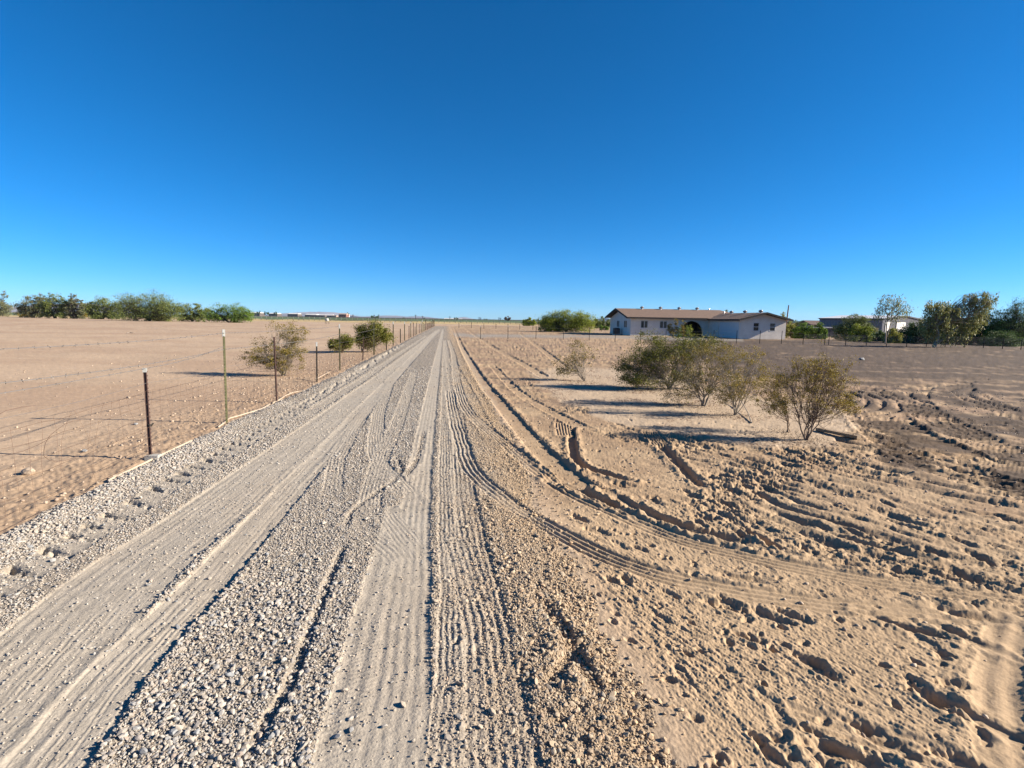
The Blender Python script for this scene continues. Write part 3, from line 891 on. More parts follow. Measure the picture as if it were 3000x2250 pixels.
# ---------------------------------------------------------------- plants
def leaf_quads(P, size, r, droop=0.0, asp=2.0):
    n = len(P)
    d = r.normal(size=(n, 3)).astype(np.float32)
    if droop:
        d[:, 2] = -np.abs(d[:, 2]) - droop
    d /= np.linalg.norm(d, axis=1)[:, None]
    e = r.normal(size=(n, 3)).astype(np.float32)
    e -= (e * d).sum(1)[:, None] * d
    e /= np.linalg.norm(e, axis=1)[:, None] + 1e-6
    s = (size * r.uniform(.6, 1.4, n))[:, None]
    a = P + d * s * .5 * asp
    b = P + e * s * .5
    c = P - d * s * .5 * asp
    f = P - e * s * .5
    V = np.stack([a, b, c, f], 1).reshape(-1, 3)
    return V, np.arange(4 * n, dtype=np.int32).reshape(n, 4)
def plant(name, label, cat, base, crowns, mats, n_main=8, n_twig=60, per=60, clump=.1, leaf=.03, r0=.02, seed=1, group=None,
          squash=1.0, droop=0.0, asp=2.0, fork=0.0, fill=1.0, twist=.25, wood='stems', leafy='foliage', path=None, k=4, shell=.5):
    """crowns: ellipsoids (cx, cy, cz, rx, ry, rz) relative to base; stems run from the base to points inside them"""
    r = np.random.default_rng(seed)
    rr = random.Random(seed)
    bx, by = base[0], base[1]
    bz = gz(bx, by) if len(base) < 3 else base[2]
    root = thing(name, label, cat, (bx, by, bz), 0, group)
    vol = np.array([c[3] * c[4] * c[5] for c in crowns]) ** .8
    pick = r.choice(len(crowns), n_twig, p=vol / vol.sum())
    u = r.normal(size=(n_twig, 3)); u /= np.linalg.norm(u, axis=1)[:, None]
    u *= (r.uniform(size=n_twig) ** shell)[:, None]
    cr = np.array(crowns, float)[pick]
    T = cr[:, :3] + u * cr[:, 3:6]
    T[:, 2] = np.maximum(T[:, 2], .04)
    order = np.argsort(np.arctan2(T[:, 1] - 0, T[:, 0]) + r.normal(0, .5, n_twig))
    groups = np.array_split(order, n_main)
    mb = MB()
    for g in groups:
        if len(g) == 0:
            continue
        m = T[g].mean(0) * [.8, .8, 1.0]
        b0 = Vector((rr.gauss(0, r0 * 1.5), rr.gauss(0, r0 * 1.5), -.03))
        f = Vector((rr.gauss(0, 1) * r0, rr.gauss(0, 1) * r0, max(fork, .02)))
        if path is not None:
            f = Vector(path[-1])
        end = Vector(m)
        ctl = f + (end - f) * .45 + Vector((rr.gauss(0, 1), rr.gauss(0, 1), rr.gauss(0, .5))) * (end - f).length * .10
        pts, rads = [], []
        L = 6
        R1 = r0 * (.55 + .5 * rr.random()) * (.75 if fork or path else 1)
        for i in range(L + 1):
            t = i / L
            p = f * (1 - t) ** 2 + ctl * 2 * t * (1 - t) + end * t * t
            p += Vector((rr.gauss(0, 1), rr.gauss(0, 1), 0)) * (end - f).length * .02
            pts.append(p); rads.append(R1 * (1 - .72 * t))
        if not fork and path is None:
            pts[0] = b0
        mb.tube(pts, rads, k, cap=False)
        for ti in g:
            tip = Vector(T[ti])
            s = rr.uniform(.25, .95)
            i = min(int(s * L), L - 1)
            st = pts[i].lerp(pts[i + 1], s * L - i)
            d = tip - st
            c2 = st + d * .5 + Vector((rr.gauss(0, 1), rr.gauss(0, 1), rr.gauss(0, 1) - .0)) * d.length * twist * .6 + Vector((0, 0, -.1 * d.length if not droop else .25 * d.length))
            q, qr = [], []
            rb = rads[i] * .5
            for j in range(5):
                t = j / 4
                q.append(st * (1 - t) ** 2 + c2 * 2 * t * (1 - t) + tip * t * t)
                qr.append(max(rb * (1 - .8 * t), min(.0016, r0 * .12)))
            mb.tube(q, qr, 3, cap=False)
            T[ti] = tip
            if clump > 0 and per > 20:                     # fine twigs in the clump
                for _ in range(5):
                    e = tip + Vector((rr.gauss(0, 1), rr.gauss(0, 1), rr.gauss(0, 1) * squash + .3)) * clump * 1.1
                    mb.tube([q[3], e], [qr[-1] * 1.1, qr[-1] * .5], 3, cap=False)
    if path is not None:
        w = [Vector(p) for p in path]
        mb.tube(w, [r0 * 1.35 * (1 - .35 * i / (len(w) - 1)) for i in range(len(w))], 8, cap=False)
    elif fork:
        mb.tube([(0, 0, -.05), (r0 * .4, 0, fork * .5), (0, 0, fork)], [r0 * 1.4, r0 * 1.1, r0 * .95], 8, cap=False)
    obj(wood, mb.mesh(wood, smooth=True), mats[0], root)
    n = np.clip(r.poisson(per * fill, n_twig) * r.uniform(.4, 1.6, n_twig), 0, None).astype(int)
    rep = np.repeat(np.arange(n_twig), n)
    off = r.normal(size=(len(rep), 3))
    off *= (r.uniform(.4, 1.3, n_twig)[rep] * clump)[:, None]
    off[:, 2] *= squash
    if droop:
        off[:, 2] -= np.abs(r.normal(size=len(rep))) * clump * droop
    P = (T[rep] + off).astype(np.float32)
    P[:, 2] = np.maximum(P[:, 2], .02)
    V, Fq = leaf_quads(P, leaf, r, droop * .5, asp)
    obj(leafy, new_mesh(leafy, V, Fq, False), mats[1], root)
    return root
M_TWIG = mat('grey_twig_bark', (.32, .28, .23), .9, .25, 20)
M_TWIGB = mat('brown_twig_bark', (.22, .165, .125), .9, .25, 20)
M_BARK = mat('dark_bark', (.10, .08, .065), .95, .3, 6)
M_EUC = mat('pale_bark', (.42, .34, .26), .85, .25, 3)
L_CREO = leafmat('creosote_leaf', (.17, .14, .02), (.30, .23, .035), (.34, .18, .04))
L_CREOG = leafmat('green_creosote_leaf', (0.128, 0.150, 0.019), (0.232, 0.225, 0.034), (0.247, 0.158, 0.038))
L_CREOB = leafmat('brown_creosote_leaf', (.24, .19, .03), (.40, .30, .045), (.42, .23, .05))
L_MESQ = leafmat('mesquite_leaf', (0.135, 0.180, 0.045), (0.253, 0.297, 0.073))
L_MESQG = leafmat('grey_mesquite_leaf', (0.144, 0.158, 0.082), (0.240, 0.254, 0.125), (0.259, 0.192, 0.106))
L_GREEN = leafmat('bright_tree_leaf', (0.126, 0.225, 0.031), (0.253, 0.378, 0.054))
L_DARK = leafmat('dark_tree_leaf', (0.075, 0.135, 0.041), (0.162, 0.243, 0.068))
L_PALO = leafmat('palo_verde_leaf', (0.230, 0.294, 0.032), (0.386, 0.432, 0.055))
L_YEL = leafmat('yellow_green_leaf', (.30, .31, .05), (.45, .43, .09))
L_EUC = leafmat('eucalyptus_leaf', (0.218, 0.241, 0.086), (0.414, 0.402, 0.161), (0.506, 0.414, 0.196))
L_EUCD = leafmat('dark_eucalyptus_leaf', (0.196, 0.217, 0.070), (0.378, 0.364, 0.112), (0.532, 0.406, 0.154))

def m_px(Y_):
    return Y_ / FPX
def bush_px(name, label, cat, bx, by, blobs, mats, depth=None, dy=.8, **kw):
    """blobs: (cx, cy, rx, ry) ellipses in photo pixels; turned into ellipsoids standing at the base's distance"""
    if depth is None:
        x, y = gp(bx, by)
    else:
        p = at_depth(bx, by, depth); x, y = p[0], p[1]
    z0 = gz(x, y)
    s = m_px(y)
    cr = []
    for i, (cx, cy, rx, ry) in enumerate(blobs):
        p = at_depth(cx, cy, y)
        cr.append((p[0] - x, (random.Random(i + int(bx)).uniform(-.5, .5) * rx * s * .5), p[2] - z0, rx * s, rx * s * dy, ry * s))
    return plant(name, label, cat, (x, y), cr, mats, **kw)

# shrubs near the camera
bush_px('creosote_bush', 'rightmost creosote bush, on bare forked stems, with the plank at its foot', 'bush', 2364, 1289,
        [(2392, 1150, 115, 75), (2330, 1110, 75, 50), (2270, 1200, 45, 22), (2492, 1195, 40, 22), (2440, 1110, 65, 60), (2385, 1070, 65, 38), (2295, 1180, 50, 30), (2468, 1175, 50, 32), (2397, 1005, 12, 26), (2450, 1062, 50, 20), (2340, 1070, 55, 30), (2490, 1120, 30, 30)],
        (M_TWIGB, L_CREOB), n_main=9, n_twig=230, per=48, clump=.050, leaf=.0112, r0=.0125, seed=3, twist=.45, squash=.7, group='creosote bushes right of the road')
bush_px('creosote_bush', 'small low creosote with two thin stems just left of the rightmost bush', 'bush', 2311, 1265,
        [(2270, 1170, 60, 45), (2240, 1135, 40, 28), (2290, 1110, 40, 30)],
        (M_TWIGB, L_CREOB), n_main=4, n_twig=80, per=44, clump=.052, leaf=.0112, r0=.012, seed=5, twist=.45, squash=.7, group='creosote bushes right of the road')
bush_px('creosote_bush', 'open twiggy creosote between the biggest green bush and the rightmost one', 'bush', 2155, 1215,
        [(2160, 1115, 105, 60), (2120, 1160, 60, 32), (2225, 1080, 55, 50), (2190, 1040, 65, 35), (2120, 1060, 50, 40)],
        (M_TWIG, L_CREOB), n_main=10, n_twig=150, per=46, clump=.065, leaf=.0125, r0=.015, seed=7, twist=.45, squash=.7, group='creosote bushes right of the road')
bush_px('creosote_bush', 'dense olive green creosote at the middle of the clump, with crooked dark base', 'bush', 2063, 1189,
        [(2050, 1085, 95, 65), (2010, 1130, 85, 38), (2140, 1120, 60, 40), (1980, 1160, 50, 18), (2090, 1030, 85, 42), (2160, 1060, 40, 40)],
        (M_TWIG, L_CREO), n_main=11, n_twig=200, per=48, clump=.075, leaf=.0145, r0=.02, seed=9, twist=.4, squash=.7, group='creosote bushes right of the road')
bush_px('creosote_bush', 'widest olive green creosote bush, spreading left in front of the house', 'bush', 1963, 1140,
        [(1935, 1040, 95, 55), (1870, 1060, 70, 40), (2000, 1020, 90, 42), (1840, 1080, 50, 22), (1900, 990, 40, 26), (2060, 1010, 60, 36), (1900, 1105, 90, 26), (1815, 1072, 35, 14), (1850, 1110, 60, 18), (2010, 1100, 70, 26)],
        (M_TWIG, L_CREOG), n_main=16, n_twig=420, per=68, clump=.10, leaf=.0185, r0=.022, seed=11, twist=.4, squash=.7, group='creosote bushes right of the road')
bush_px('creosote_bush', 'leftmost of the right hand creosotes, small, sparse and twiggy', 'bush', 1714, 1115,
        [(1665, 1060, 55, 40), (1640, 1085, 45, 18), (1710, 1040, 38, 34), (1690, 1010, 30, 14)],
        (M_TWIG, L_CREO), n_main=10, n_twig=80, per=30, clump=.09, leaf=.020, r0=.018, seed=13, twist=.45, squash=.7, group='creosote bushes right of the road')
# shrubs left of the fence
bush_px('creosote_bush', 'tall creosote bush behind the nearest fence posts on the left', 'bush', 830, 1100,
        [(800, 1045, 75, 50), (850, 1030, 55, 65), (745, 1040, 42, 30), (850, 965, 45, 32), (885, 985, 25, 45), (812, 962, 30, 22), (760, 1000, 25, 25)],
        (M_TWIG, L_CREO), n_main=14, n_twig=240, per=46, clump=.080, leaf=.018, r0=.020, seed=17, twist=.45, squash=.7, group='creosote bushes left of the fence')
bush_px('creosote_bush', 'small dark green bush just past the tall creosote, beside a green post', 'bush', 1004, 1034,
        [(990, 1010, 30, 16), (1020, 1005, 20, 20), (1012, 992, 14, 10)],
        (M_TWIGB, L_CREOG), n_main=8, n_twig=140, per=60, clump=.10, leaf=.03, r0=.02, seed=19, group='creosote bushes left of the fence')
bush_px('creosote_bush', 'dark green bush farther up the fence, larger and rounder than the one before it', 'bush', 1058, 1031,
        [(1075, 1000, 35, 20), (1062, 975, 22, 20), (1105, 975, 32, 24), (1130, 990, 24, 16), (1100, 952, 20, 10)],
        (M_TWIGB, L_CREOG), n_main=9, n_twig=240, per=60, clump=.13, leaf=.035, r0=.02, seed=21, group='creosote bushes left of the fence')

def blobs_env(x0, x1, top, base, n, seed, flat=.5, low=.2):
    r = random.Random(seed)
    out = []
    w, h = x1 - x0, base - top
    for i in range(n):
        t = (i + .5) / n
        cx = x0 + w * (t + r.uniform(-.06, .06))
        e = 1 - abs(2 * t - 1) ** 2.2 * r.uniform(.35, .7)
        ry = h * .5 * e * r.uniform(.55, .75)
        cy = base - h * low - (h * (1 - low)) * e + ry
        out.append((min(max(cx, x0 + w * .12), x1 - w * .12), cy, w * r.uniform(.14, .24), ry))
        out.append((min(max(cx + w * r.uniform(-.08, .08), x0 + w * .15), x1 - w * .15), base - h * (low + .20), w * .2, h * .22))
        out.append((min(max(cx + w * r.uniform(-.08, .08), x0 + w * .12), x1 - w * .12), base - h * (low + .42), w * .16, h * .2))
    return out
def tree_px(name, label, cat, x0, x1, top, base, mats, seed, depth=None, n=5, group=None, twigs=150, per=60, leafk=1.0, low=.12, cx=None, clk=1.0, **kw):
    bx = cx if cx is not None else (x0 + x1) / 2
    y = depth if depth else gp(bx, base)[1]
    if depth:
        base2 = base
    s = m_px(y)
    cl = max((x1 - x0) * s * .045, .12) * clk
    low = 0
    a = dict(n_main=7, n_twig=twigs, per=per, clump=cl, leaf=max(1.45 * s, .05) * leafk, asp=1.5, r0=max(.02 * (base - top) * s, .05), seed=seed, group=group, squash=.6, wood='trunk', leafy='crown', shell=.38)
    a.update(kw)
    return bush_px(name, label, cat, bx, base, blobs_env(x0, x1, top, base, n, seed, low=low), mats, depth=depth, **a)
G1 = 'mesquite trees along the far side of the left field'
tree_px('mesquite_tree', 'mesquite cut by the left edge of the photo, beyond the sand', 'tree', -60, 32, 872, 928, (M_BARK, L_MESQG), 31, n=4, group=G1)
bush_px('mesquite_tree', 'bare sprig like mesquite standing up at the far left edge', 'tree', 8, 927, [(14, 862, 8, 12), (4, 880, 8, 8)], (M_BARK, L_MESQG), n_main=3, n_twig=22, per=25, clump=.3, leaf=.2, r0=.08, seed=32, wood='trunk', leafy='crown', group=G1)
tree_px('mesquite_tree', 'greyish open mesquite, first full tree from the left edge', 'tree', 52, 142, 857, 931, (M_BARK, L_MESQG), 33, n=4, twigs=230, per=56, group=G1)
tree_px('mesquite_tree', 'olive mesquite second from the left, with a brown thicket at its foot', 'tree', 120, 205, 856, 933, (M_BARK, L_MESQ), 35, n=4, twigs=260, group=G1)
tree_px('mesquite_tree', 'narrow upright mesquite just left of the gap showing a blue hill', 'tree', 196, 246, 857, 934, (M_BARK, L_MESQG), 36, n=3, twigs=190, group=G1)
tree_px('mesquite_tree', 'lower mesquite right of the blue hill gap', 'tree', 250, 352, 870, 935, (M_BARK, L_MESQ), 37, n=4, twigs=300, group=G1)
tree_px('mesquite_tree', 'tallest and widest mesquite of the left row', 'tree', 345, 530, 849, 941, (M_BARK, L_MESQ), 39, n=6, twigs=420, per=62, group=G1)
tree_px('mesquite_tree', 'rounded lower mesquite at the right end of the dense row', 'tree', 520, 606, 886, 942, (M_BARK, L_MESQ), 41, n=4, twigs=200, group=G1)
tree_px('mesquite_tree', 'lone round mesquite standing apart, nearest the road', 'tree', 606, 738, 886, 945, (M_BARK, L_GREEN), 43, n=5, twigs=260, per=60, group=G1)
for i, (a_, b_, t_, bs_, w_) in enumerate([(55, 110, 912, 930, 'at the far left'), (205, 260, 908, 933, 'under the narrow upright mesquite'), (440, 500, 925, 941, 'under the tallest mesquite')]):
    tree_px('dry_shrub', 'low brown dry shrub ' + w_, 'shrub', a_, b_, t_, bs_, (M_TWIGB, L_CREOB), 50 + i, n=3, twigs=60, per=30, wood='stems', leafy='foliage', group='dry shrubs below the mesquites')
# middle
tree_px('palo_verde_tree', 'large round palo verde just left of the house', 'tree', 1580, 1738, 900, 973, (M_BARK, L_PALO), 61, n=6, twigs=430, per=64, low=.05)
tree_px('palo_verde_tree', 'dark lower shrubbery tree against the left flank of the palo verde', 'tree', 1578, 1650, 925, 972, (M_BARK, L_DARK), 62, n=3, twigs=150, per=60, low=.05)
tree_px('small_tree', 'small round yellowish tree in the open, left of the palo verde', 'tree', 1532, 1572, 930, 955, (M_BARK, L_PALO), 63, n=3, twigs=110, per=50, low=.05)
tree_px('bare_tree', 'brown leafless looking tree on the horizon beyond the field', 'tree', 1478, 1498, 925, 939, (M_TWIGB, leafmat('dead_leaf', (.16, .10, .07), (.24, .16, .11))), 64, depth=480, n=3, twigs=60, per=40)
tree_px('small_tree', 'dark green tree beside the left gable of the house', 'tree', 1740, 1790, 929, 962, (M_BARK, L_MESQ), 65, n=3, twigs=130)
tree_px('small_tree', 'low bright green bush by the left house corner', 'tree', 1756, 1785, 951, 967.5, (M_BARK, L_GREEN), 66, n=2, twigs=60)
# in front of and behind the house
tree_px('small_tree', 'thin brownish tree in front of the house between window and arch', 'tree', 1958, 2007, 926, 990, (M_TWIG, L_CREO), 67, n=3, twigs=80, per=40, low=.55, cx=1972, fork=1.0, r0=.05)
tree_px('sapling', 'green sapling standing in front of the dark arch', 'tree', 2008, 2028, 948, 992, (M_TWIG, L_PALO), 68, n=2, twigs=32, per=30, low=.25, r0=.03, fork=.5)
tree_px('sapling', 'slender sapling right beside the brownish tree by the arch', 'tree', 1978, 1994, 953, 990, (M_TWIG, L_GREEN), 69, n=2, twigs=30, per=30, low=.25, r0=.03, fork=.5)
G2 = 'trees behind the house'
tree_px('desert_tree', 'feathery tree top showing over the roof left of the garage wing vents', 'tree', 2104, 2154, 901, 985, (M_BARK, L_MESQ), 70, depth=95, n=4, twigs=90, per=26, group=G2, low=.4)
tree_px('desert_tree', 'small tree top over the garage wing ridge between two vents', 'tree', 2157, 2180, 909, 985, (M_BARK, L_PALO), 71, depth=95, n=2, twigs=45, per=30, group=G2, low=.4)
tree_px('desert_tree', 'yellow green tree at the foot of the wooden pole behind the roof', 'tree', 2268, 2318, 910, 985, (M_BARK, L_YEL), 72, depth=90, n=3, twigs=90, per=34, group=G2, low=.3)
tree_px('desert_tree', 'small grey green tree top right of the garage wing roof', 'tree', 2326, 2352, 930, 985, (M_BARK, L_MESQ), 73, depth=100, n=2, twigs=50, per=34, group=G2)
G3 = 'green bushes behind the right wire fence'
for i, (x0, x1, top, base, ms, nt_, lab) in enumerate([
        (2298, 2345, 942, 994, (M_BARK, L_YEL), 150, 'yellow green bush touching the right corner of the house'),
        (2325, 2385, 942, 996, (M_BARK, L_GREEN), 220, 'bright green rounded bush second right of the house'),
        (2370, 2425, 943, 998, (M_BARK, L_GREEN), 190, 'bright green bush left of the grey shed'),
        (2448, 2560, 918, 1003, (M_BARK, L_MESQ), 420, 'tall grey green tree before the dark side of the metal barn'),
        (2485, 2548, 945, 1004, (M_BARK, L_PALO), 170, 'yellowish bush below the tall grey green tree'),
        (2545, 2600, 968, 1006, (M_BARK, L_DARK), 170, 'dark bush under the red and white striped panel'),
        (2590, 2642, 962, 1008, (M_BARK, L_YEL), 180, 'yellow green bush right of the slim pale trunk'),
        (2622, 2700, 945, 1010, (M_BARK, L_DARK), 260, 'dark green bush below the white barn door'),
        (2660, 2730, 938, 1011, (M_BARK, L_MESQ), 220, 'green bush behind the trunk of the leaning tree'),
        (2720, 2830, 915, 1013, (M_BARK, L_DARK), 420, 'dark tree mass seen through the leaning eucalyptus'),
        (2815, 2925, 905, 1016, (M_BARK, L_DARK), 470, 'dark green tree with feathery top right of the leaning eucalyptus'),
        (2890, 2975, 925, 1018, (M_BARK, L_GREEN), 330, 'brighter green tree low in the far right thicket'),
        (2905, 3060, 872, 1019, (M_BARK, L_DARK), 520, 'tallest dark tree at the right edge of the photo'),
        (2880, 2990, 965, 1021, (M_BARK, L_DARK), 260, 'low dark bush at the foot of the right edge thicket'),
        (3040, 3200, 890, 1024, (M_BARK, L_DARK), 300, 'dark tree just beyond the right edge')]):
    if x0 > 3010:
        continue
    tree_px('desert_tree', lab, 'tree', x0, x1, top, base, ms, 80 + i, n=5 if x1 - x0 > 70 else 3, twigs=nt_, per=56, group=G3, low=.02, depth=gp((x0 + x1) / 2, base)[1] + (3 if i in (4, 6) else 6))
# eucalyptus
def hang(name, label, bx, by, blobs, path_px, ms, seed, twigs, per, r0, extra=None, **kw):
    x, y = gp(bx, by)
    z0 = gz(x, y)
    P = []
    for q in path_px:
        p = at_depth(q[0], q[1], y)
        P.append((p[0] - x, 0, p[2] - z0))
    a = dict(n_main=8, n_twig=twigs, per=per, clump=.17, leaf=.06, asp=3.2, r0=r0, seed=seed, droop=3.2, squash=.9, wood='trunk', leafy='crown', path=P, twist=.3)
    a.update(kw)
    return bush_px(name, label, 'tree', bx, by, blobs, ms, **a)
e1 = hang('eucalyptus_tree', 'slim young eucalyptus with two pale trunks and airy crown, before the metal barn', 2594, 1007.5,
     [(2600, 895, 30, 32), (2575, 905, 14, 28), (2635, 885, 22, 22), (2612, 868, 30, 12), (2665, 895, 14, 8), (2572, 925, 8, 12), (2615, 920, 18, 14), (2655, 905, 22, 12)],
     [(2594, 1008.5), (2595, 980), (2598, 950), (2600, 925)], (M_EUC, L_EUC), 101, 105, 17, .05)
sx, sy, sz = e1.location
q = MB()
for pp in ([(2594, 1008.5), (2602, 975), (2612, 935), (2616, 900), (2622, 872)], [(2613, 935), (2635, 915), (2655, 898)]):
    q.tube([(lambda p: (p[0] - sx, p[1] - sy, p[2] - sz))(at_depth(a_, b_, sy)) for a_, b_ in pp], [.05, .045, .035, .02, .01][:len(pp)], 6)
obj('second_trunk', q.mesh('second_trunk', smooth=True), M_EUC, e1)
e2 = hang('eucalyptus_tree', 'large leaning eucalyptus with drooping foliage and a slanted limb', 2736, 1018.5,
     [(2745, 900, 38, 26), (2712, 905, 16, 30), (2790, 905, 32, 24), (2765, 940, 60, 26), (2720, 955, 24, 22), (2815, 935, 32, 24), (2850, 885, 36, 30), (2880, 870, 32, 20), (2895, 890, 20, 26), (2870, 925, 28, 20), (2838, 950, 22, 26), (2760, 975, 30, 10), (2795, 980, 8, 14), (2830, 975, 8, 18), (2705, 970, 8, 14)],
     [(2736, 1019), (2742, 1003), (2749, 990), (2748, 975), (2742, 955)], (M_EUC, L_EUCD), 103, 320, 36, .11, clump=.13, leaf=.06)
sx, sy, sz = e2.location
q = MB()
q.tube([(lambda p: (p[0] - sx, p[1] - sy, p[2] - sz))(at_depth(a_, b_, sy)) for a_, b_ in [(2746, 1006), (2765, 992), (2790, 972), (2815, 950), (2840, 925), (2862, 900)]], [.10, .085, .08, .07, .05, .02], 8)
obj('slanted_limb', q.mesh('slanted_limb', smooth=True), M_EUC, e2)
# ---------------------------------------------------------------- house
M_STUCCO = mat('white_stucco', (.86, .79, .70), .9, .10, 1.2, bump=.01, bscale=30)
M_BASE = mat('pale_foundation', (.85, .80, .72), .9, .1, 3)
M_ROOF = mat('brown_shingles', (.20, .135, .10), .95, .30, 2.2, bump=.02, bscale=9, stretch=(1, 3, 3))
M_FASC = mat('dark_fascia', (.035, .03, .03), .7, .2, 3)
M_GLASS = mat('dark_window_glass', (.02, .024, .03), .12, .1, 3, spec=.6)
M_FRAME = mat('white_window_frame', (.72, .71, .69), .6, .05, 3)
M_GDOOR = mat('white_garage_door', (.78, .77, .76), .6, .04, 2)
M_METAL = mat('galvanised_metal', (.55, .53, .50), .35, .15, 6, metal=.7)
M_DARK = mat('shaded_interior', (.03, .03, .03), .9, .2, 2)
M_ACG = mat('dark_ac_housing', (.07, .07, .075), .6, .2, 5)
TH = math.radians(4.0)
AX = np.array([math.cos(TH), math.sin(TH)])
BX = np.array([math.sin(TH), -math.cos(TH)])
def ratio(px, py=975):
    d = ray(px, py)
    return d[0] / d[1]
fy = 71.0
F1 = np.array([ratio(1847) * fy, fy])
def u_at(px, P0, D):                        # how far along P0 + t D the vertical through pixel column px is met
    k = ratio(px)
    return (k * P0[1] - P0[0]) / (D[0] - k * D[1])
hz = 0.02
house = thing('house', 'long white stucco ranch house with brown shingle roof and front arch', 'house', (F1[0], F1[1], hz), TH)
LM, DM = 15.2, 11.0
xw = u_at(2075, F1, AX)                     # where the wing starts along the front
WS = F1 + AX * xw                           # inner corner
tw = 8.4
C1 = WS + BX * tw
ww = u_at(2301, C1, AX)
X0, X1 = xw, xw + ww                        # wing in house coordinates, front at y = -tw
EV, RM_, RW = 2.42, 3.72, 3.18
def wall_panel(mb, L, h0, h1, ops, put, th=.15):
    """rectangular wall L long with rectangular openings (a, b, z0, z1); put(u, z, d) gives a point"""
    us = sorted({0, L} | {o[0] for o in ops} | {o[1] for o in ops})
    for a, b in zip(us[:-1], us[1:]):
        zs = [(h0, h1)]
        for o in ops:
            if o[0] <= a + 1e-6 and o[1] >= b - 1e-6:
                zs = [q for z in zs for q in ((z[0], o[2]), (o[3], z[1])) if q[1] > q[0] + 1e-4] if True else zs
        for z0, z1 in zs:
            mb.prism([put(a, z0, 0), put(b, z0, 0), put(b, z1, 0), put(a, z1, 0)], tuple(np.array(put(0, 0, th)) - np.array(put(0, 0, 0))))
def window(u0, u1, z0, z1, put, split, parent):
    f = MB()
    t = .05
    d = .05
    def bar(a, b, c, e):
        f.prism([put(a, c, -.015), put(b, c, -.015), put(b, e, -.015), put(a, e, -.015)], tuple(np.array(put(0, 0, .08)) - np.array(put(0, 0, 0))))
    bar(u0 - .04, u0 + t, z0, z1); bar(u1 - t, u1 + .04, z0, z1)
    bar(u0 + t, u1 - t, z1 - t, z1 + .03); bar(u0 + t, u1 - t, z0 - .05, z0 + t)
    if split == 'v':
        m = (u0 + u1) / 2
        bar(m - .035, m + .035, z0 + t, z1 - t)
    else:
        m = (z0 + z1) / 2
        bar(u0 + t, u1 - t, m - .035, m + .035)
    w = f.build('window', M_FRAME, parent)
    g = MB()
    g.prism([put(u0 + .01, z0 + .01, .06), put(u1 - .01, z0 + .01, .06), put(u1 - .01, z1 - .01, .06), put(u0 + .01, z1 - .01, .06)], tuple((np.array(put(0, 0, .02)) - np.array(put(0, 0, 0)))))
    o = g.build('pane', M_GLASS, w)
    return w
front = lambda u, z, d: (u, 0 + d, z)
left = lambda u, z, d: (0 + d, DM - u, z)
wside = lambda u, z, d: (X0 + d, -u, z)
wgab = lambda u, z, d: (X0 + u, -tw + d, z)
w1 = [u_at(p, F1, AX) for p in (1876, 1897)]
w2 = [u_at(p, F1, AX) for p in (1931.5, 1953)]
ar = [u_at(p, F1, AX) for p in (1993, 2058)]
gw1 = [DM - u_at(p, F1, -BX) for p in (1806, 1813.5)]
gw2 = [DM - u_at(p, F1, -BX) for p in (1827, 1835.5)]
gd = [tw - u_at(p, C1, -BX) for p in (2104, 2165)]
sw1 = [u_at(p, C1, AX) for p in (2205.5, 2222.5)]
sw2 = [u_at(p, C1, AX) for p in (2253.5, 2270)]
mb = MB()
zf = .18
wall_panel(mb, ar[0], zf, EV, [(w1[0], w1[1], 1.05, 2.05), (w2[0], w2[1], 1.05, 2.05)], front)
# arch bay: front wall with a round headed opening
cxa, ra = (ar[0] + ar[1]) / 2, (ar[1] - ar[0]) / 2
zc, rh = .55, 1.55
K = 20
prev = None
for i in range(K + 1):
    a = math.pi - math.pi * i / K
    p = (cxa + ra * math.cos(a), zc + rh * math.sin(a))
    if prev:
        mb.prism([front(prev[0], prev[1], 0), front(p[0], p[1], 0), front(p[0], EV, 0), front(prev[0], EV, 0)], (0, .25, 0))
    prev = p
wall_panel(mb, xw - ar[1], 0, EV, [], lambda u, z, d: (ar[1] + u, d, z))
# gable end
wall_panel(mb, DM - .152, zf, EV, [(*gw1, 1.05, 2.05), (*gw2, 1.05, 2.05)], left)
mb.prism([(0.002, .0, EV), (0.002, DM, EV), (0.002, DM / 2, RM_ - .12)], (.15, 0, 0))
mb.prism([(X1 - .1, .2, 0), (X1 - .1, DM, 0), (X1 - .1, DM, EV), (X1 - .1, .2, EV)], (.12, 0, 0))
mb.prism([(.16, DM, 0), (X1 - .11, DM, 0), (X1 - .11, DM, EV), (.16, DM, EV)], (0, .12, 0))
mb.build('wall', M_STUCCO, house)
mb = MB()
wall_panel(mb, tw - .152, 0, EV - .04, [(gd[0], gd[1], 0, 2.08)], lambda u, z, d: wside(u, z, d))
wall_panel(mb, ww, 0, EV - .04, [(*sw1, 1.0, 2.0), (*sw2, 1.0, 2.0)], wgab)
mb.prism([(X0, -tw + .002, EV - .04), (X1, -tw + .002, EV - .04), ((X0 + X1) / 2, -tw + .002, RW - .1)], (0, .15, 0))
mb.prism([(X1 - .15, -tw + .153, 0), (X1 - .15, .1, 0), (X1 - .15, .1, EV - .04), (X1 - .15, -tw + .153, EV - .04)], (.15, 0, 0))
tag(mb.build('wing_wall', M_STUCCO, house), 'walls of the garage wing')
mb = MB()
mb.box((-.04, -.05, 0), (ar[0] - .05, .12, zf)); mb.box((-.04, .123, 0), (.10, DM, zf))
mb.build('foundation', M_BASE, house)
mb = MB()                                    # entry recess behind the arch, its shade put in as a near-black lining
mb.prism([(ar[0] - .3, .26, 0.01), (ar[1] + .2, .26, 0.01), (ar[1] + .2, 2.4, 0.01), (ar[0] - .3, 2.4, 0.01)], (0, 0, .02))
mb.prism([(ar[0] - .3, 2.4, 0), (ar[1] + .2, 2.4, 0), (ar[1] + .2, 2.4, EV), (ar[0] - .3, 2.4, EV)], (0, .1, 0))
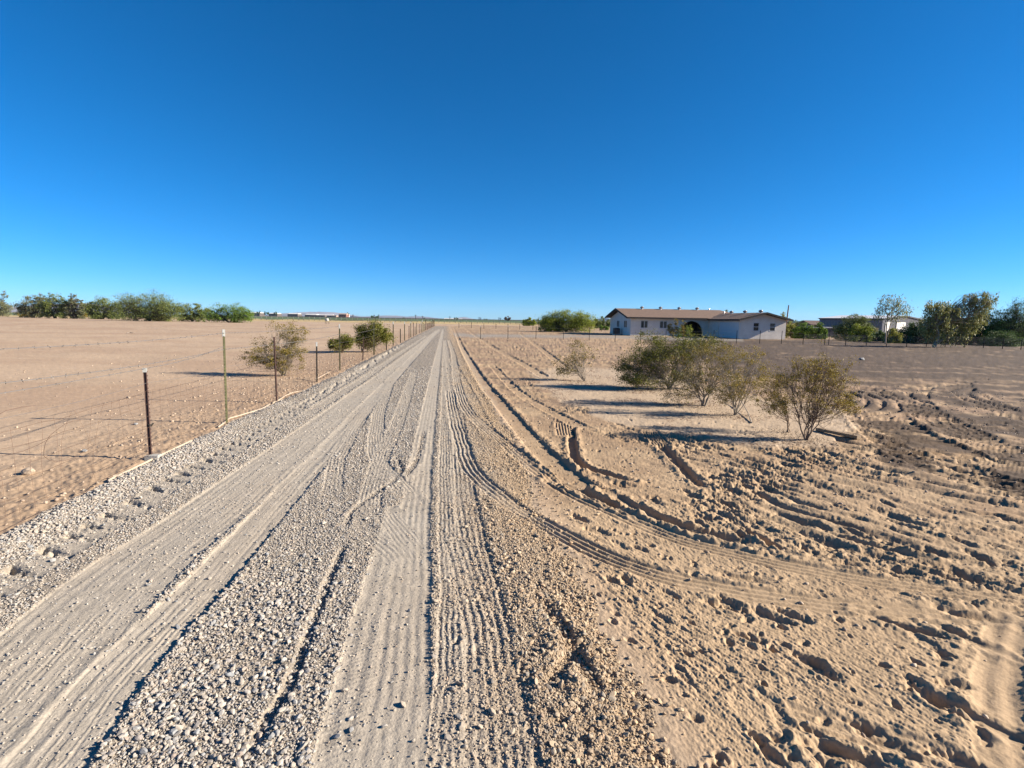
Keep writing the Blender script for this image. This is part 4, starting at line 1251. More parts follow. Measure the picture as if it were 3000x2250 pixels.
mb.prism([(ar[0] - .42, .26, 0), (ar[0] - .42, 2.5, 0), (ar[0] - .42, 2.5, EV), (ar[0] - .42, .26, EV)], (.1, 0, 0))
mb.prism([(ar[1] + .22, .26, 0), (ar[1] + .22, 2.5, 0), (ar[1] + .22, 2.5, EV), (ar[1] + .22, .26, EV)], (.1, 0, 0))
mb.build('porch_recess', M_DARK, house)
mb = MB().box((cxa - .45, 2.33, .03), (cxa + .45, 2.39, 2.05))
mb.build('door', mat('brown_front_door', (.09, .06, .05), .6), house)
for (u0, u1), put, z0, z1, sp in ((w1, front, 1.05, 2.05, 'v'), (w2, front, 1.05, 2.05, 'v'), (gw1, left, 1.05, 2.05, 'v'), (gw2, left, 1.05, 2.05, 'v'), (sw1, wgab, 1.0, 2.0, 'h'), (sw2, wgab, 1.0, 2.0, 'h')):
    window(u0, u1, z0, z1, put, sp, house)
mb = MB()
for i in range(4):
    z0 = .02 + i * .515
    mb.prism([wside(gd[0] + .01, z0, .09), wside(gd[1] - .01, z0, .09), wside(gd[1] - .01, z0 + .5, .09), wside(gd[0] + .01, z0 + .5, .09)], (.04, 0, 0))
mb.prism([wside(gd[0], 0, .14), wside(gd[1], 0, .14), wside(gd[1], 2.08, .14), wside(gd[0], 2.08, .14)], (.02, 0, 0))
g = mb.build('garage_door', M_GDOOR, house)
# roofs
oh, ov = .62, .75
sm = (RM_ - EV) / (DM / 2 + oh)
def slab(pts, th=.12):
    return [tuple(p) for p in pts]
mb = MB()
zE = EV
xa, xb = -ov, X1 + .35 - 2.2
mb.prism([(xa, -oh, zE), (xb + 2.2, -oh, zE), (xb, DM / 2, RM_), (xa, DM / 2, RM_)], (0, 0, .1))
mb.prism([(xa, DM + oh, zE), (xa, DM / 2, RM_), (xb, DM / 2, RM_), (xb + 2.2, DM + oh, zE)], (0, 0, .1))
mb.prism([(xb + 2.2, -oh, zE), (xb + 2.2, DM + oh, zE), (xb, DM / 2, RM_)], (0, 0, .1))
roof = mb.build('roof', M_ROOF, house)
mb = MB()
xm = (X0 + X1) / 2
oe, og = .45, .75
ze = EV - .10
yb = DM / 2 * .75
mb.prism([(X0 - oe, -tw - og, ze), (xm, -tw - og, RW), (xm, yb, RW), (X0 - oe, -.2, ze)], (0, 0, .1))
mb.prism([(X1 + oe, -tw - og, ze), (X1 + oe, yb, ze), (xm, yb, RW), (xm, -tw - og, RW)], (0, 0, .1))
wroof = mb.build('wing_roof', M_ROOF, house)
tag(wroof, 'darker shingle roof of the garage wing')
fb = MB()
fb.box((xa, -oh - .03, zE - .10), (X0 - oe - .02, -oh - .002, zE + .115))
def rake(x, y0, z0, y1, z1, t=.04, h=.24):
    fb.prism([(x, y0, z0 - .1), (x, y0, z0 - .1 + h), (x, y1, z1 - .1 + h), (x, y1, z1 - .1)], (t, 0, 0))
rake(xa - .042, -oh, zE, DM / 2, RM_); rake(xa - .042, DM / 2, RM_, DM + oh, zE)
def rakey(y, xx0, z0, xx1, z1, h=.22):
    fb.prism([(xx0, y, z0 - .1), (xx1, y, z1 - .1), (xx1, y, z1 - .1 + h), (xx0, y, z0 - .1 + h)], (0, -.04, 0))
rakey(-tw - og - .003, X0 - oe, ze, xm, RW); rakey(-tw - og - .003, xm, RW, X1 + oe, ze)
fb.box((X0 - oe - .035, -tw - og, ze - .10), (X0 - oe - .004, -.7, ze + .10))
fb.build('fascia', M_FASC, house)
def vent(px, P0, D, put, parent, small=False):
    t = u_at(px, P0, D)
    x, y, z = put(t)
    v = MB()
    if small:
        v.tube([(x, y, z - .1), (x, y, z + .2)], [.07, .07], 8); v.tube([(x, y, z + .2), (x, y, z + .27)], [.12, .09], 8)
    else:
        v.tube([(x, y, z - .15), (x, y, z + .12)], [.17, .15], 12)
        v.tube([(x, y, z + .12), (x, y, z + .17), (x, y, z + .28), (x, y, z + .38), (x, y, z + .43)], [.14, .22, .25, .19, .05], 14)
        for k in range(14):
            a = k * 2 * math.pi / 14
            v.prism([(x + .235 * math.cos(a), y + .235 * math.sin(a), z + .16), (x + .262 * math.cos(a), y + .262 * math.sin(a), z + .17), (x + .262 * math.cos(a + .1), y + .262 * math.sin(a + .1), z + .33), (x + .235 * math.cos(a + .1), y + .235 * math.sin(a + .1), z + .36)], (.006, .006, 0))
    v.build('roof_vent', M_METAL, parent, smooth=False)
MR0 = F1 - BX * (DM / 2)
for px, s_ in ((1876, 0), (1929.7, 0), (1984, 0), (2036, 0), (2070.6, 1)):
    vent(px, MR0, AX, lambda t: (t, DM / 2 - .25, RM_ + .02), roof, s_)
WR0 = C1 + AX * (ww / 2)
for px, s_ in ((2143, 0), (2183, 0), (2229, 0)):
    vent(px, WR0, -BX, lambda t: (xm - .2, -tw + t, RW), wroof, s_)
vent(2118, WR0, -BX, lambda t: (xm - .6, -tw + min(t, 9), RW), wroof, True)

# air conditioner by the left gable
ax_, ay_ = at_depth(1806, 975, 75.2)[:2]
ac = thing('air_conditioner', 'dark air conditioner unit on the ground by the left gable wall', 'air conditioner', (ax_, ay_, gz(ax_, ay_)), TH)
b = MB().box((-.42, -.42, .08), (.42, .42, .95)); b.build('housing', M_ACG, ac)
b = MB()
for i in range(9):
    b.box((-.43, -.44, .14 + i * .085), (.43, -.422, .17 + i * .085))
    b.box((-.44, -.42, .14 + i * .085), (-.422, .42, .17 + i * .085))
b.build('grille', mat('grey_grille', (.13, .13, .135), .5), ac)
MB().box((-.5, -.5, -.05), (.5, .5, .079)).build('pad', M_BASE, ac)
b = MB(); b.tube([(0, 0, .951), (0, 0, 1.0)], [.32, .30], 14); b.build('fan_guard', M_ACG, ac)

# ---------------------------------------------------------------- metal barn, sheds, pole
M_BARN = mat('grey_ribbed_siding', (.22, .225, .255), .5, .1, 1)
M_BARNR = mat('white_metal_roof', (.75, .75, .74), .45, .05, 1)
M_TRIM = mat('dark_blue_trim', (.03, .04, .06), .5, .1, 1)
def unit(a):
    return np.array([math.cos(a), math.sin(a)])
pa = at_depth(2647, 950, 115)
bu, bv = unit(math.radians(32)), unit(math.radians(122))
G0 = np.array([pa[0], pa[1]]) - bu * 10
barn = thing('metal_barn', 'grey ribbed metal barn with low white roof behind the right trees', 'barn', (G0[0], G0[1], 0), math.radians(32))
Lb = 13.0
eb, pb = 3.35, 4.15
mb = MB()
mb.prism([(0, 0, 0), (20, 0, 0), (20, 0, eb), (10, 0, pb), (0, 0, eb)], (0, .1, 0))
mb.prism([(0, .1, 0), (0, Lb, 0), (0, Lb, eb), (0, .1, eb)], (.1, 0, 0))
mb.prism([(20, .1, 0), (20, Lb, 0), (20, Lb, eb), (20, .1, eb)], (-.1, 0, 0))
for i in range(50):
    x = .2 + i * .4
    zt = eb + (pb - eb) * (1 - abs(x - 10) / 10) - .05
    mb.box((x, -.06, 0), (x + .12, -.002, zt))
for i in range(30):
    mb.box((-.06, .2 + i * .42, 0), (-.002, .32 + i * .42, eb - .05))
mb.build('wall', M_BARN, barn)
mb = MB()
mb.prism([(-.3, -.3, eb), (10, -.3, pb), (10, Lb + .3, pb), (-.3, Lb + .3, eb)], (0, 0, .12))
mb.prism([(20.3, -.3, eb), (20.3, Lb + .3, eb), (10, Lb + .3, pb), (10, -.3, pb)], (0, 0, .12))
mb.build('roof', M_BARNR, barn)
mb = MB()
mb.prism([(-.32, -.36, eb - .12), (10, -.36, pb - .12), (10, -.36, pb + .14), (-.32, -.36, eb + .14)], (0, .055, 0))
mb.prism([(10, -.36, pb - .12), (20.32, -.36, eb - .12), (20.32, -.36, eb + .14), (10, -.36, pb + .14)], (0, .055, 0))
mb.box((-.36, -.3, eb - .15), (-.305, Lb, eb + .1))
mb.build('trim', M_TRIM, barn)
for a_, b_ in ((1.2, 3.4), (6.4, 10.8)):
    MB().box((a_, -.12, 0), (b_, -.065, 2.75)).build('roller_door', M_FRAME, barn)
    d = MB(); d.box((a_ - .1, -.14, 2.755), (b_ + .1, -.062, 2.95)); d.box((a_ - .1, -.14, 0), (a_ - .004, -.062, 2.75)); d.box((b_ + .004, -.14, 0), (b_ + .1, -.062, 2.75)); d.build('door_trim', M_TRIM, barn)

def bbox_px(x0, x1, yt, yb, Yd, thick=3.0):
    p, q = at_depth(x0, yt, Yd), at_depth(x1, yt, Yd)
    b0 = at_depth(x0, yb, Yd)
    return p, q, b0
def small_building(name, label, cat, x0, x1, yt, Yd, wallc, roofc, depth=6.0, rise=.6, group=None, wins=0, body_top=None):
    p, q = at_depth(x0, yt, Yd), at_depth(x1, yt, Yd)
    w = q[0] - p[0]
    h = (p[2] + q[2]) / 2
    gzz = 0
    t = thing(name, label, cat, (p[0], Yd, gzz), 0, group)
    ew = h - rise
    m_ = MB()
    m_.box((0, 0, 0), (w, depth, ew))
    m_.build('wall', wallc, t)
    r_ = MB()
    if rise > 0:
        r_.prism([(-.3, -.3, ew + .01), (w + .3, -.3, ew + .01), (w + .3, depth / 2, h), (-.3, depth / 2, h)], (0, 0, .12))
        r_.prism([(-.3, depth + .3, ew + .01), (-.3, depth / 2, h), (w + .3, depth / 2, h), (w + .3, depth + .3, ew + .01)], (0, 0, .12))
        r_.prism([(-.01, 0, ew), (-.01, depth, ew), (-.01, depth / 2, h)], (.1, 0, 0)); r_.prism([(w - .09, 0, ew), (w - .09, depth, ew), (w - .09, depth / 2, h)], (.1, 0, 0))
    else:
        r_.box((-.3, -.3, ew + .01), (w + .3, depth + .3, ew + .16))
    r_.build('roof', roofc, t)
    for i in range(wins):
        u = w * (i + .7) / (wins + .4)
        z0 = ew * .4
        MB().box((u - w * .03, -.06, z0), (u + w * .03, -.01, z0 + ew * .3)).build('window', M_GLASS, t)
    return t
M_SHEDG = mat('dark_grey_panel', (.07, .07, .08), .7)
small_building('shed', 'low dark shed with pale flat roof edge among the bushes by the barn', 'shed', 2384, 2454, 961, 84, M_SHEDG, M_FRAME, 3.5, 0)
small_building('outbuilding', 'far brown roofed outbuilding left of the metal barn', 'building', 2378, 2425, 940, 150, mat('tan_siding', (.35, .28, .22)), mat('dull_brown_roof', (.16, .11, .09)), 8, 1.2)
small_building('outbuilding', 'far low building with teal roof right of the house', 'building', 2318, 2364, 941, 170, mat('tan_siding', (.35, .28, .22)), mat('teal_roof', (.03, .09, .10)), 8, .6)
pr = at_depth(2560, 961, 80)
pn_ = thing('striped_panel', 'red and white striped panel behind the bushes before the barn', 'panel', (pr[0], pr[1], 0))
pw = (at_depth(2574, 961, 80)[0] - at_depth(2547, 961, 80)[0])
zt_, zb_ = pr[2], at_depth(2560, 971, 80)[2]
m_ = MB(); m2 = MB()
for i in range(10):
    (m_ if i % 2 == 0 else m2).box((-pw / 2 + i * pw / 10, 0, zb_), (-pw / 2 + (i + 1) * pw / 10 - .002, .05, zt_))
m_.build('red_stripe', mat('faded_red_paint', (.42, .08, .05), .7), pn_); m2.build('pale_stripe', mat('pale_paint', (.55, .42, .36), .7), pn_)
m3 = MB(); m3.box((-pw / 2, .052, 0), (-pw / 2 + .08, .12, zt_)); m3.box((pw / 2 - .08, .052, 0), (pw / 2, .12, zt_)); m3.build('post', M_SHEDG, pn_)
# leaning wooden pole behind the wing
p0, p1 = at_depth(2300, 975, 88), at_depth(2310.6, 895, 88)
pl = thing('wooden_pole', 'leaning brown wooden pole rising behind the garage wing', 'pole', (p0[0], p0[1], 0))
b = MB(); b.tube([(0, 0, -.2), ((p1[0] - p0[0]) * .5, 0, p1[2] * .5), (p1[0] - p0[0], 0, p1[2])], [.12, .11, .09], 8)
b.build('shaft', mat('brown_pole_wood', (.20, .10, .065), .9, .3, 3), pl)
b = MB(); b.tube([(p1[0] - p0[0], 0, p1[2]), (p1[0] - p0[0] + .005, 0, p1[2] + .08)], [.10, .03], 8); b.build('cap', M_ACG, pl)

# ---------------------------------------------------------------- fences
M_TG = mat('olive_post_paint', (.12, .12, .055), .7, .5, 5, bump=.002)
M_TB = mat('rusty_brown_post', (.105, .06, .05), .8, .4, 7, bump=.002)
M_TD = mat('dark_weathered_post', (.06, .055, .045), .8, .3, 7)
M_CAP = mat('white_post_tip', (.42, .43, .41), .6, .1, 8)
M_WIRE = mat('galvanised_wire', (.20, .19, .18), .6, .2, 10, metal=.3)
M_WIRER = mat('rusty_wire', (.13, .08, .055), .8, .2, 10)
def tpost(parent, B, T, material, cap=.13, rot=0.0, detail=True, wide=1.0):
    """steel T post from ground point B to top point T (world)"""
    L = math.sqrt(sum((T[i] - B[i]) ** 2 for i in range(3)))
    m = MB()
    w = .018 * wide
    z0 = -.15
    m.box((-w, -.004, z0), (w, .003, L)); m.box((-.004, .002, z0), (.004, .034 * wide, L))
    if detail:
        z = .06
        while z < L - .02:
            m.box((-.007, -.013, z), (.007, -.002, z + .012))
            z += .054
    o = m.build('post', material, parent)
    d = Vector([T[i] - B[i] for i in range(3)])
    q = d.to_track_quat('Z', 'Y')
    o.rotation_mode = 'QUATERNION'
    from mathutils import Quaternion
    o.rotation_quaternion = q @ Quaternion((0, 0, 1), rot)
    o.location = (B[0] - parent.location[0], B[1] - parent.location[1], B[2] - parent.location[2])
    if cap:
        c = MB(); c.box((-w - .003, -.007, L - cap), (w + .003, .038 * wide, L + .004))
        c.build('tip', M_CAP, o)
    return o
fence = thing('wire_fence', 'long fence of steel posts and sagging wire along the left of the road', 'fence', (*gp(445, 1345), 0))
FP = [(445, 1345, 428, 1079, M_TB, .05), (664.5, 1240, 655, 966, M_TG, .12), (811, 1179, 803, 987, M_TB, .0), (930, 1119.6, 929, 1002.5, M_TD, .12),
      (997, 1085, 995.5, 950, M_TG, .15), (1063.6, 1056, 1066, 986.7, M_TB, 0), (1097, 1040.5, 1097, 944, M_TG, 0), (1133, 1024.7, 1133, 963, M_TD, .16),
      (1152.8, 1011.5, 1152.8, 942.4, M_TG, .18), (1173.7, 1004, 1173.7, 963, M_TD, 0), (1186, 997.6, 1186, 942.5, M_TG, .2), (1199, 991, 1199, 955, M_TB, 0),
      (1204, 988, 1204, 943, M_TG, .15), (1211.4, 985.5, 1211.4, 944.6, M_TB, 0), (1216.5, 982.5, 1216.5, 957, M_TD, 0), (1221.2, 980, 1221.2, 945.6, M_TG, 0), (1228.7, 976.5, 1228.7, 949.7, M_TB, 0), (1234, 974.5, 1234, 944, M_TG, .2)]
tops = []
for i, (bx, by, tx, ty, mm, cp) in enumerate(FP):
    x, y = gp(bx, by)
    B = (x, y, gz(x, y))
    T = at_depth(tx, ty, y)
    tpost(fence, B, T, mm, cp, rot=.5 if i != 1 else -.9, detail=i < 5, wide=1.0 if i < 6 else 1.6)
    tops.append((B, T))
rr_ = random.Random(4)
yy = tops[-1][0][1]
while yy < 128:
    yy += rr_.uniform(3.0, 5.2)
    xl = float(road_edges(yy)[0]) - .25
    h = rr_.choice([1.62, 1.6, 1.25, 1.5, 1.1, 1.55])
    B = (xl, yy, gz(xl, yy)); T = (xl + rr_.gauss(0, .02), yy, B[2] + h)
    tpost(fence, B, T, rr_.choice([M_TG, M_TB, M_TB, M_TD]), .2 if h > 1.58 and rr_.random() < .4 else 0, rot=.5, detail=False, wide=2.2)
    tops.append((B, T))
# posts outside the frame on the left that carry the near wires
x, y = -4.25, 3.9
pz = (x, y, gz(x, y)); T = (x - .03, y, pz[2] + 1.64)
tpost(fence, pz, T, M_TG, .12, .5)
near0 = (pz, T)
x, y = -4.4, .6
pm = (x, y, gz(x, y)); Tm = (x, y, pm[2] + 1.4)
tpost(fence, pm, Tm, M_TB, 0, .5)
def lerp3(a, b, t):
    return tuple(a[i] + (b[i] - a[i]) * t for i in range(3))
def sagline(A, B, sag, n=14, wob=.0, seed=0):
    r = random.Random(seed)
    out = []
    for i in range(n + 1):
        t = i / n
        p = list(lerp3(A, B, t))
        p[2] -= sag * 4 * t * (1 - t)
        if wob and 0 < i < n:
            p[0] += r.gauss(0, wob); p[1] += r.gauss(0, wob); p[2] += r.gauss(0, wob)
        out.append(tuple(p))
    return out
def barbs(m, pts, gap, size, r):
    for a, b in zip(pts[:-1], pts[1:]):
        L = math.dist(a, b)
        k = max(1, int(L / gap))
        for j in range(k):
            c = lerp3(a, b, (j + .5) / k)
            for s_ in (1, -1):
                d = Vector((r.gauss(0, 1), r.gauss(0, 1), r.gauss(0, 1))).normalized() * size
                m.tube([(c[0] - d[0], c[1] - d[1], c[2] - d[2]), (c[0] + d[0], c[1] + d[1], c[2] + d[2])], .0022, 3)
def on_post(pt, h):                         # point h metres up the post (B, T)
    B, T = pt
    L = T[2] - B[2]
    return lerp3(B, T, min(h / L, 1.0))
tall = [near0, tops[1], tops[4], tops[6], tops[8], tops[10]]
r5 = random.Random(8)
mw = MB()
for a, b in zip(tall[:-1], tall[1:]):
    for h, sg in ((1.58, .03), (1.30, .05)):
        pts = sagline(on_post(a, h), on_post(b, h), sg, 14)
        mw.tube(pts, .0046, 4)
        if b in tops[:5]:
            barbs(mw, pts, .13, .020, r5)
seq = [pm, None]
allp = [(pm, Tm), near0] + tops[:12]
for h in (1.0,):
    for a, b in zip(allp[:-1], allp[1:]):
        pts = sagline(on_post(a, h), on_post(b, h), .03, 8)
        mw.tube(pts, .0022, 4)
# barbed strand tied to the tip of the brown post
for a, b, h0, h1 in (((pm, Tm), tops[0], 1.2, 9), (tops[0], tops[1], 9, 1.35)):
    pts = sagline(on_post(a, h0), on_post(b, h1), .04, 16)
    mw.tube(pts, .0042, 4); barbs(mw, pts, .13, .014, r5)
far_t = tops[10:]
for h in (1.45, 1.1, .7):
    for a, b in zip(far_t[:-1], far_t[1:]):
        if a[1][2] - a[0][2] > h - .3 and b[1][2] - b[0][2] > h - .3:
            mw.tube([on_post(a, h), on_post(b, h)], .006, 3)
mw.build('barbed_wire', M_WIRE, fence, world=True)
# woven mesh: horizontals and bent uprights, loosely hung
mw = MB()
for hi, h in enumerate((.06, .17, .29, .42, .57, .73, .90)):
    for k, (a, b) in enumerate(zip(allp[:9], allp[1:10])):
        pts = sagline(on_post(a, h), on_post(b, h), .02 + .03 * r5.random(), 10, .008, hi * 20 + k)
        mw.tube(pts, .0019, 3)
for k, (a, b) in enumerate(zip(allp[:9], allp[1:10])):
    L = math.dist(a[0], b[0])
    n = int(L / .17)
    for j in range(n):
        t = (j + .5) / n
        pts = []
        bend = r5.gauss(0, .03)
        for i in range(7):
            h = .05 + .86 * i / 6
            p = list(lerp3(on_post(a, h), on_post(b, h), t))
            p[2] -= .02
            p[0] += bend * math.sin(i / 6 * math.pi) + r5.gauss(0, .006); p[1] += bend * math.sin(i / 6 * math.pi * 1.3)
            pts.append(tuple(p))
        mw.tube(pts, .0014, 3)
# loose curls
for (bx, by, w_, h_) in ((210, 1290, .38, .42), (60, 1260, .5, .45)):
    d0 = ray(bx, by)
    kx = (-4.75) / d0[0]
    cx_, cy_, cz_ = d0[0] * kx, d0[1] * kx, EYE + d0[2] * kx
    pts = [(cx_ + r5.gauss(0, .01) + .05 * math.sin(i * .4), cy_ + w_ * math.cos(i * .33 + 1.2), max(cz_ + h_ * .5 * math.sin(i * .33 + 1.2), .03)) for i in range(14)]
    mw.tube(pts, .0022, 4)
mw.build('wire_mesh', M_WIRER, fence, world=True)
cb = MB(); bx_, by_ = gp(447, 1348)
cb.prism([(bx_ - .07, by_ - .05, gz(bx_, by_) - .05), (bx_ + .09, by_ - .03, gz(bx_, by_) - .05), (bx_ + .06, by_ + .08, gz(bx_, by_) - .05), (bx_ - .05, by_ + .06, gz(bx_, by_) - .05)], (0, 0, .11))
cb.build('concrete_foot', mat('pale_concrete', (.42, .40, .36), .9, .2, 10, bump=.003), fence, world=True)
bd = MB(); c = on_post(tops[0], .44)
bd.tube([(c[0] - .03, c[1], c[2] + .02), (c[0] + .03, c[1] - .04, c[2]), (c[0] + .06, c[1] - .02, c[2] + .03), (c[0], c[1] + .03, c[2] - .01)], .010, 5)
bd.build('wire_tie', M_TD, fence, world=True)

# fence before the house
def interp_base(px):
    return float(np.interp(px, [1408, 1570, 1726, 1802, 2157, 2288, 2415, 2537, 2596, 2713, 2853, 3000, 3200], [992.4, 994.7, 998, 1000.3, 1005.5, 1008, 1011, 1013.6, 1015.3, 1016.5, 1020, 1025, 1031]))
hf = thing('wire_fence', 'wire fence on thin dark posts crossing in front of the house', 'fence', (*gp(1408, 992.4), 0))
pxs = [1408, 1488, 1570, 1650, 1726, 1802, 1876, 1950, 2022, 2090, 2157, 2225, 2288.5, 2352, 2415, 2427, 2476.5, 2537, 2596, 2655, 2713, 2768, 2823, 2880, 2936, 2990, 3050]
pts_ = []
for px in pxs:
    x, y = gp(px, interp_base(px))
    h = 1.25 if px < 2300 else 1.0
    B = (x, y, gz(x, y)); T = (x, y, B[2] + h)
    tpost(hf, B, T, M_TD, .10 if px in (1408, 1488) else 0, rot=.2, detail=False, wide=1.4)
    pts_.append((B, T))
mw = MB()
for i, (a, b) in enumerate(zip(pts_[:-1], pts_[1:])):
    hs_ = (1.12, .8, .45) if i < 13 else (.95, .85, .75, .65, .55, .44, .33, .22, .1)
    for h in hs_:
        mw.tube([on_post(a, h), on_post(b, h)], .0035 if i < 13 else .006, 3)
mw.build('wires', mat('bright_wire', (.42, .41, .40), .5, .1, 5), hf, world=True)
# second row in the distance
h2 = thing('wire_fence', 'distant short wire fence beyond the gravel driveway', 'fence', (*gp(1344.5, 960.8), 0))
pts_ = []
for px, by in ((1344.5, 960.8), (1381, 961.3), (1417.5, 962.6), (1453, 963.8), (1488, 965), (1522.6, 965.8), (1561, 966.6), (1600, 967.5), (1762, 971), (1800, 972)):
    x, y = gp(px, by)
    B = (x, y, gz(x, y)); T = (x, y, B[2] + 1.1)
    tpost(h2, B, T, M_TD, 0, .2, False, 2.2)
    pts_.append((B, T))
mw = MB()
for a, b in zip(pts_[:-1], pts_[1:]):
    for h in (1.0, .55):
        mw.tube([on_post(a, h), on_post(b, h)], .008, 3)
mw.build('wires', M_WIRE, h2, world=True)
# pale pasture fence at the edge of the crop field
pf = thing('pasture_fence', 'pale post and rail fence along the far edge of the crop field', 'fence', (-90, 240, 0))
mp_ = MB().box((-.09, -.09, -.2), (.09, .09, 1.75)).mesh('fence_post')
mp_.materials.append(mat('pale_fence_paint', (.33, .33, .29), .7))
xs_ = np.arange(-135, 92, 2.45 * 1.05)
for x in xs_:
    y = 240 - .04 * x
    obj('post', mp_, None, pf, (x + 90, y - 240, gz(x, y)))
b = MB()
for z in (1.7, 1.0, .35):
    b.tube([(xs_[0], 240 - .04 * xs_[0], z), (xs_[-1], 240 - .04 * xs_[-1], z)], .035 if z > 1.5 else .025, 4)
b.build('rails', MATS['pale_fence_paint'], pf, world=True)

# ---------------------------------------------------------------- small things
def pipe(label, pxs, r, m, name='pipe', lift=.0):
    P = smooth_line([gp(*p) for p in pxs], 3)
    z = zat(P[:, 0], P[:, 1])
    z = np.convolve(np.pad(z, 3, 'edge'), np.ones(7) / 7, 'valid') 
    t = thing(name, label, 'pipe', (P[0][0], P[0][1], 0))
    b = MB(); b.tube([(x, y, zz + r * .8 + lift) for (x, y), zz in zip(P, z)], r, 8)
    b.build('tube', m, t, world=True, smooth=True)
    return t
M_PVC = mat('dusty_plastic_pipe', (.50, .41, .31), .6, .15, 12)
def add_end(t, p, r):
    x, y = gp(*p)
    e = MB(); e.tube([(x - .02, y - .01, gz(x, y) + r), (x + .03, y + .015, gz(x, y) + r)], r * 1.25, 8); e.build('coupling', M_PVC, t, world=True)
t = pipe('straight pale pipe along the gravel edge, nearest the brown post', [(318, 1414), (395, 1374), (480, 1334), (563, 1295)], .015, M_PVC); add_end(t, (340, 1403), .015)
t = pipe('bent pale pipe between the green post and the next brown post', [(640, 1256), (662, 1238), (682, 1226), (725, 1213), (770, 1203), (790, 1184)], .015, M_PVC); add_end(t, (655, 1243), .015)
t = pipe('curved pale pipe starting at the third post and running up the gravel edge', [(798, 1183), (818, 1174), (838, 1158), (864, 1148), (886, 1147)], .015, M_PVC); add_end(t, (806, 1180), .015)
t = pipe('short loose pale pipe lying on the dirt by the dark post', [(925, 1110), (945, 1100), (965, 1090)], .013, M_PVC); add_end(t, (926, 1109.5), .013)
a_, b_ = gp(2395, 1263), gp(2516, 1290)
pk = thing('wooden_plank', 'weathered wooden plank on the ground beside the rightmost bush', 'plank', (a_[0], a_[1], 0))
d_ = np.array(b_) - np.array(a_); L_ = np.hypot(*d_); d_ /= L_; n_ = np.array([-d_[1], d_[0]]) * .05
z0, z1 = gz(*a_) + .01, gz(*b_) + .02
b = MB(); b.prism([(a_[0] - n_[0], a_[1] - n_[1], z0), (b_[0] - n_[0], b_[1] - n_[1], z1), (b_[0] + n_[0], b_[1] + n_[1], z1), (a_[0] + n_[0], a_[1] + n_[1], z0)], (0, 0, .05))
b.build('board', mat('weathered_wood', (.34, .25, .16), .85, .3, 14, bump=.004, stretch=(1, 8, 8)), pk, world=True)
b = MB(); e_ = (b_[0] - d_[0] * .1, b_[1] - d_[1] * .1)
b.tube([(e_[0], e_[1], z1 + .05), (e_[0], e_[1], z1 + .062)], .008, 6); b.build('nail', M_TD, pk, world=True)
def rock(label, px, py, s, seed, m=M_PEB, flat=.6):
    x, y = gp(px, py)
    r = np.random.default_rng(seed)
    V, Fc = ICO[2]
    q = V * (1 + .15 * np.sin(V @ r.normal(size=3) * 2.5))[:, None]
    for _ in range(8):
        dd = r.normal(size=3); dd /= np.linalg.norm(dd)
        h = q @ dd
        q = q - np.maximum(0, h - r.uniform(.6, .9))[:, None] * dd
    q = q * [s, s * .7, s * flat]
    me = new_mesh('rock', q, Fc, False)
    o = obj('rock', me, m)
    o.location = (x, y, gz(x, y) + s * flat * .55)
    tag(o, label, 'rock')
rock('largest pale tan rock on the sand at the left edge, below the fence shadow', 82, 1390, .085, 1)
rock('small dark grey rock left of the nearest brown post', 248, 1328, .04, 2, M_STONE)
rock('small rock behind the fence beside the brown post top shadow', 396, 1246, .045, 3, M_STONE)
rock('lone grey stone out on the dark worked soil right of the bushes', 2525, 1056, .16, 4, M_STONE)
rock('pale rock in the open sand between the first two posts', 376, 1165, .05, 5)
# dead sticks
for lab, pp, rad in (('dark fallen stick far out on the left sand field', [(372, 977), (380, 976), (391, 977)], .03),
                     ('forked dead branch lying by the bushes right of the road', [(2202, 1238), (2190, 1215), (2172, 1190), (2165, 1180)], .012),
                     ('thin dead twig on the dirt left of the dark post', [(868, 1110), (890, 1113), (925, 1122)], .009)):
    P = [gp(*p) for p in pp]
    t = thing('dead_branch', lab, 'branch', (*P[0], 0))
    b = MB(); b.tube([(x, y, gz(x, y) + rad + (.05 * i if 'forked' in lab else .01)) for i, (x, y) in enumerate(P)], [rad * (1 - .18 * i) for i in range(len(P))], 6)
    b.build('stick', M_TWIG, t, world=True)
    b = MB(); x, y = P[1]
    b.tube([(x, y, gz(x, y) + rad), (x + .12, y + .14, gz(x, y) + rad + .08)], [rad * .6, rad * .2], 5); b.build('side_twig', M_TWIG, t, world=True)
# white tank on legs in the left field
tx, ty = gp(958.5, 949)
tk = thing('water_tank', 'small white tank on thin legs standing in the left field', 'tank', (tx, ty, gz(tx, ty)))
b = MB(); b.tube([(0, 0, .72), (0, 0, .78), (0, 0, 1.45), (0, 0, 1.55)], [.35, .42, .42, .2], 14); b.build('tank_body', M_CAP, tk, smooth=True)
for sx_ in (-1, 1):
    for sy_ in (-1, 1):
        MB().box((sx_ * .38 - .03, sy_ * .38 - .03, -.1), (sx_ * .38 + .03, sy_ * .38 + .03, .74)).build('leg', M_TD, tk)

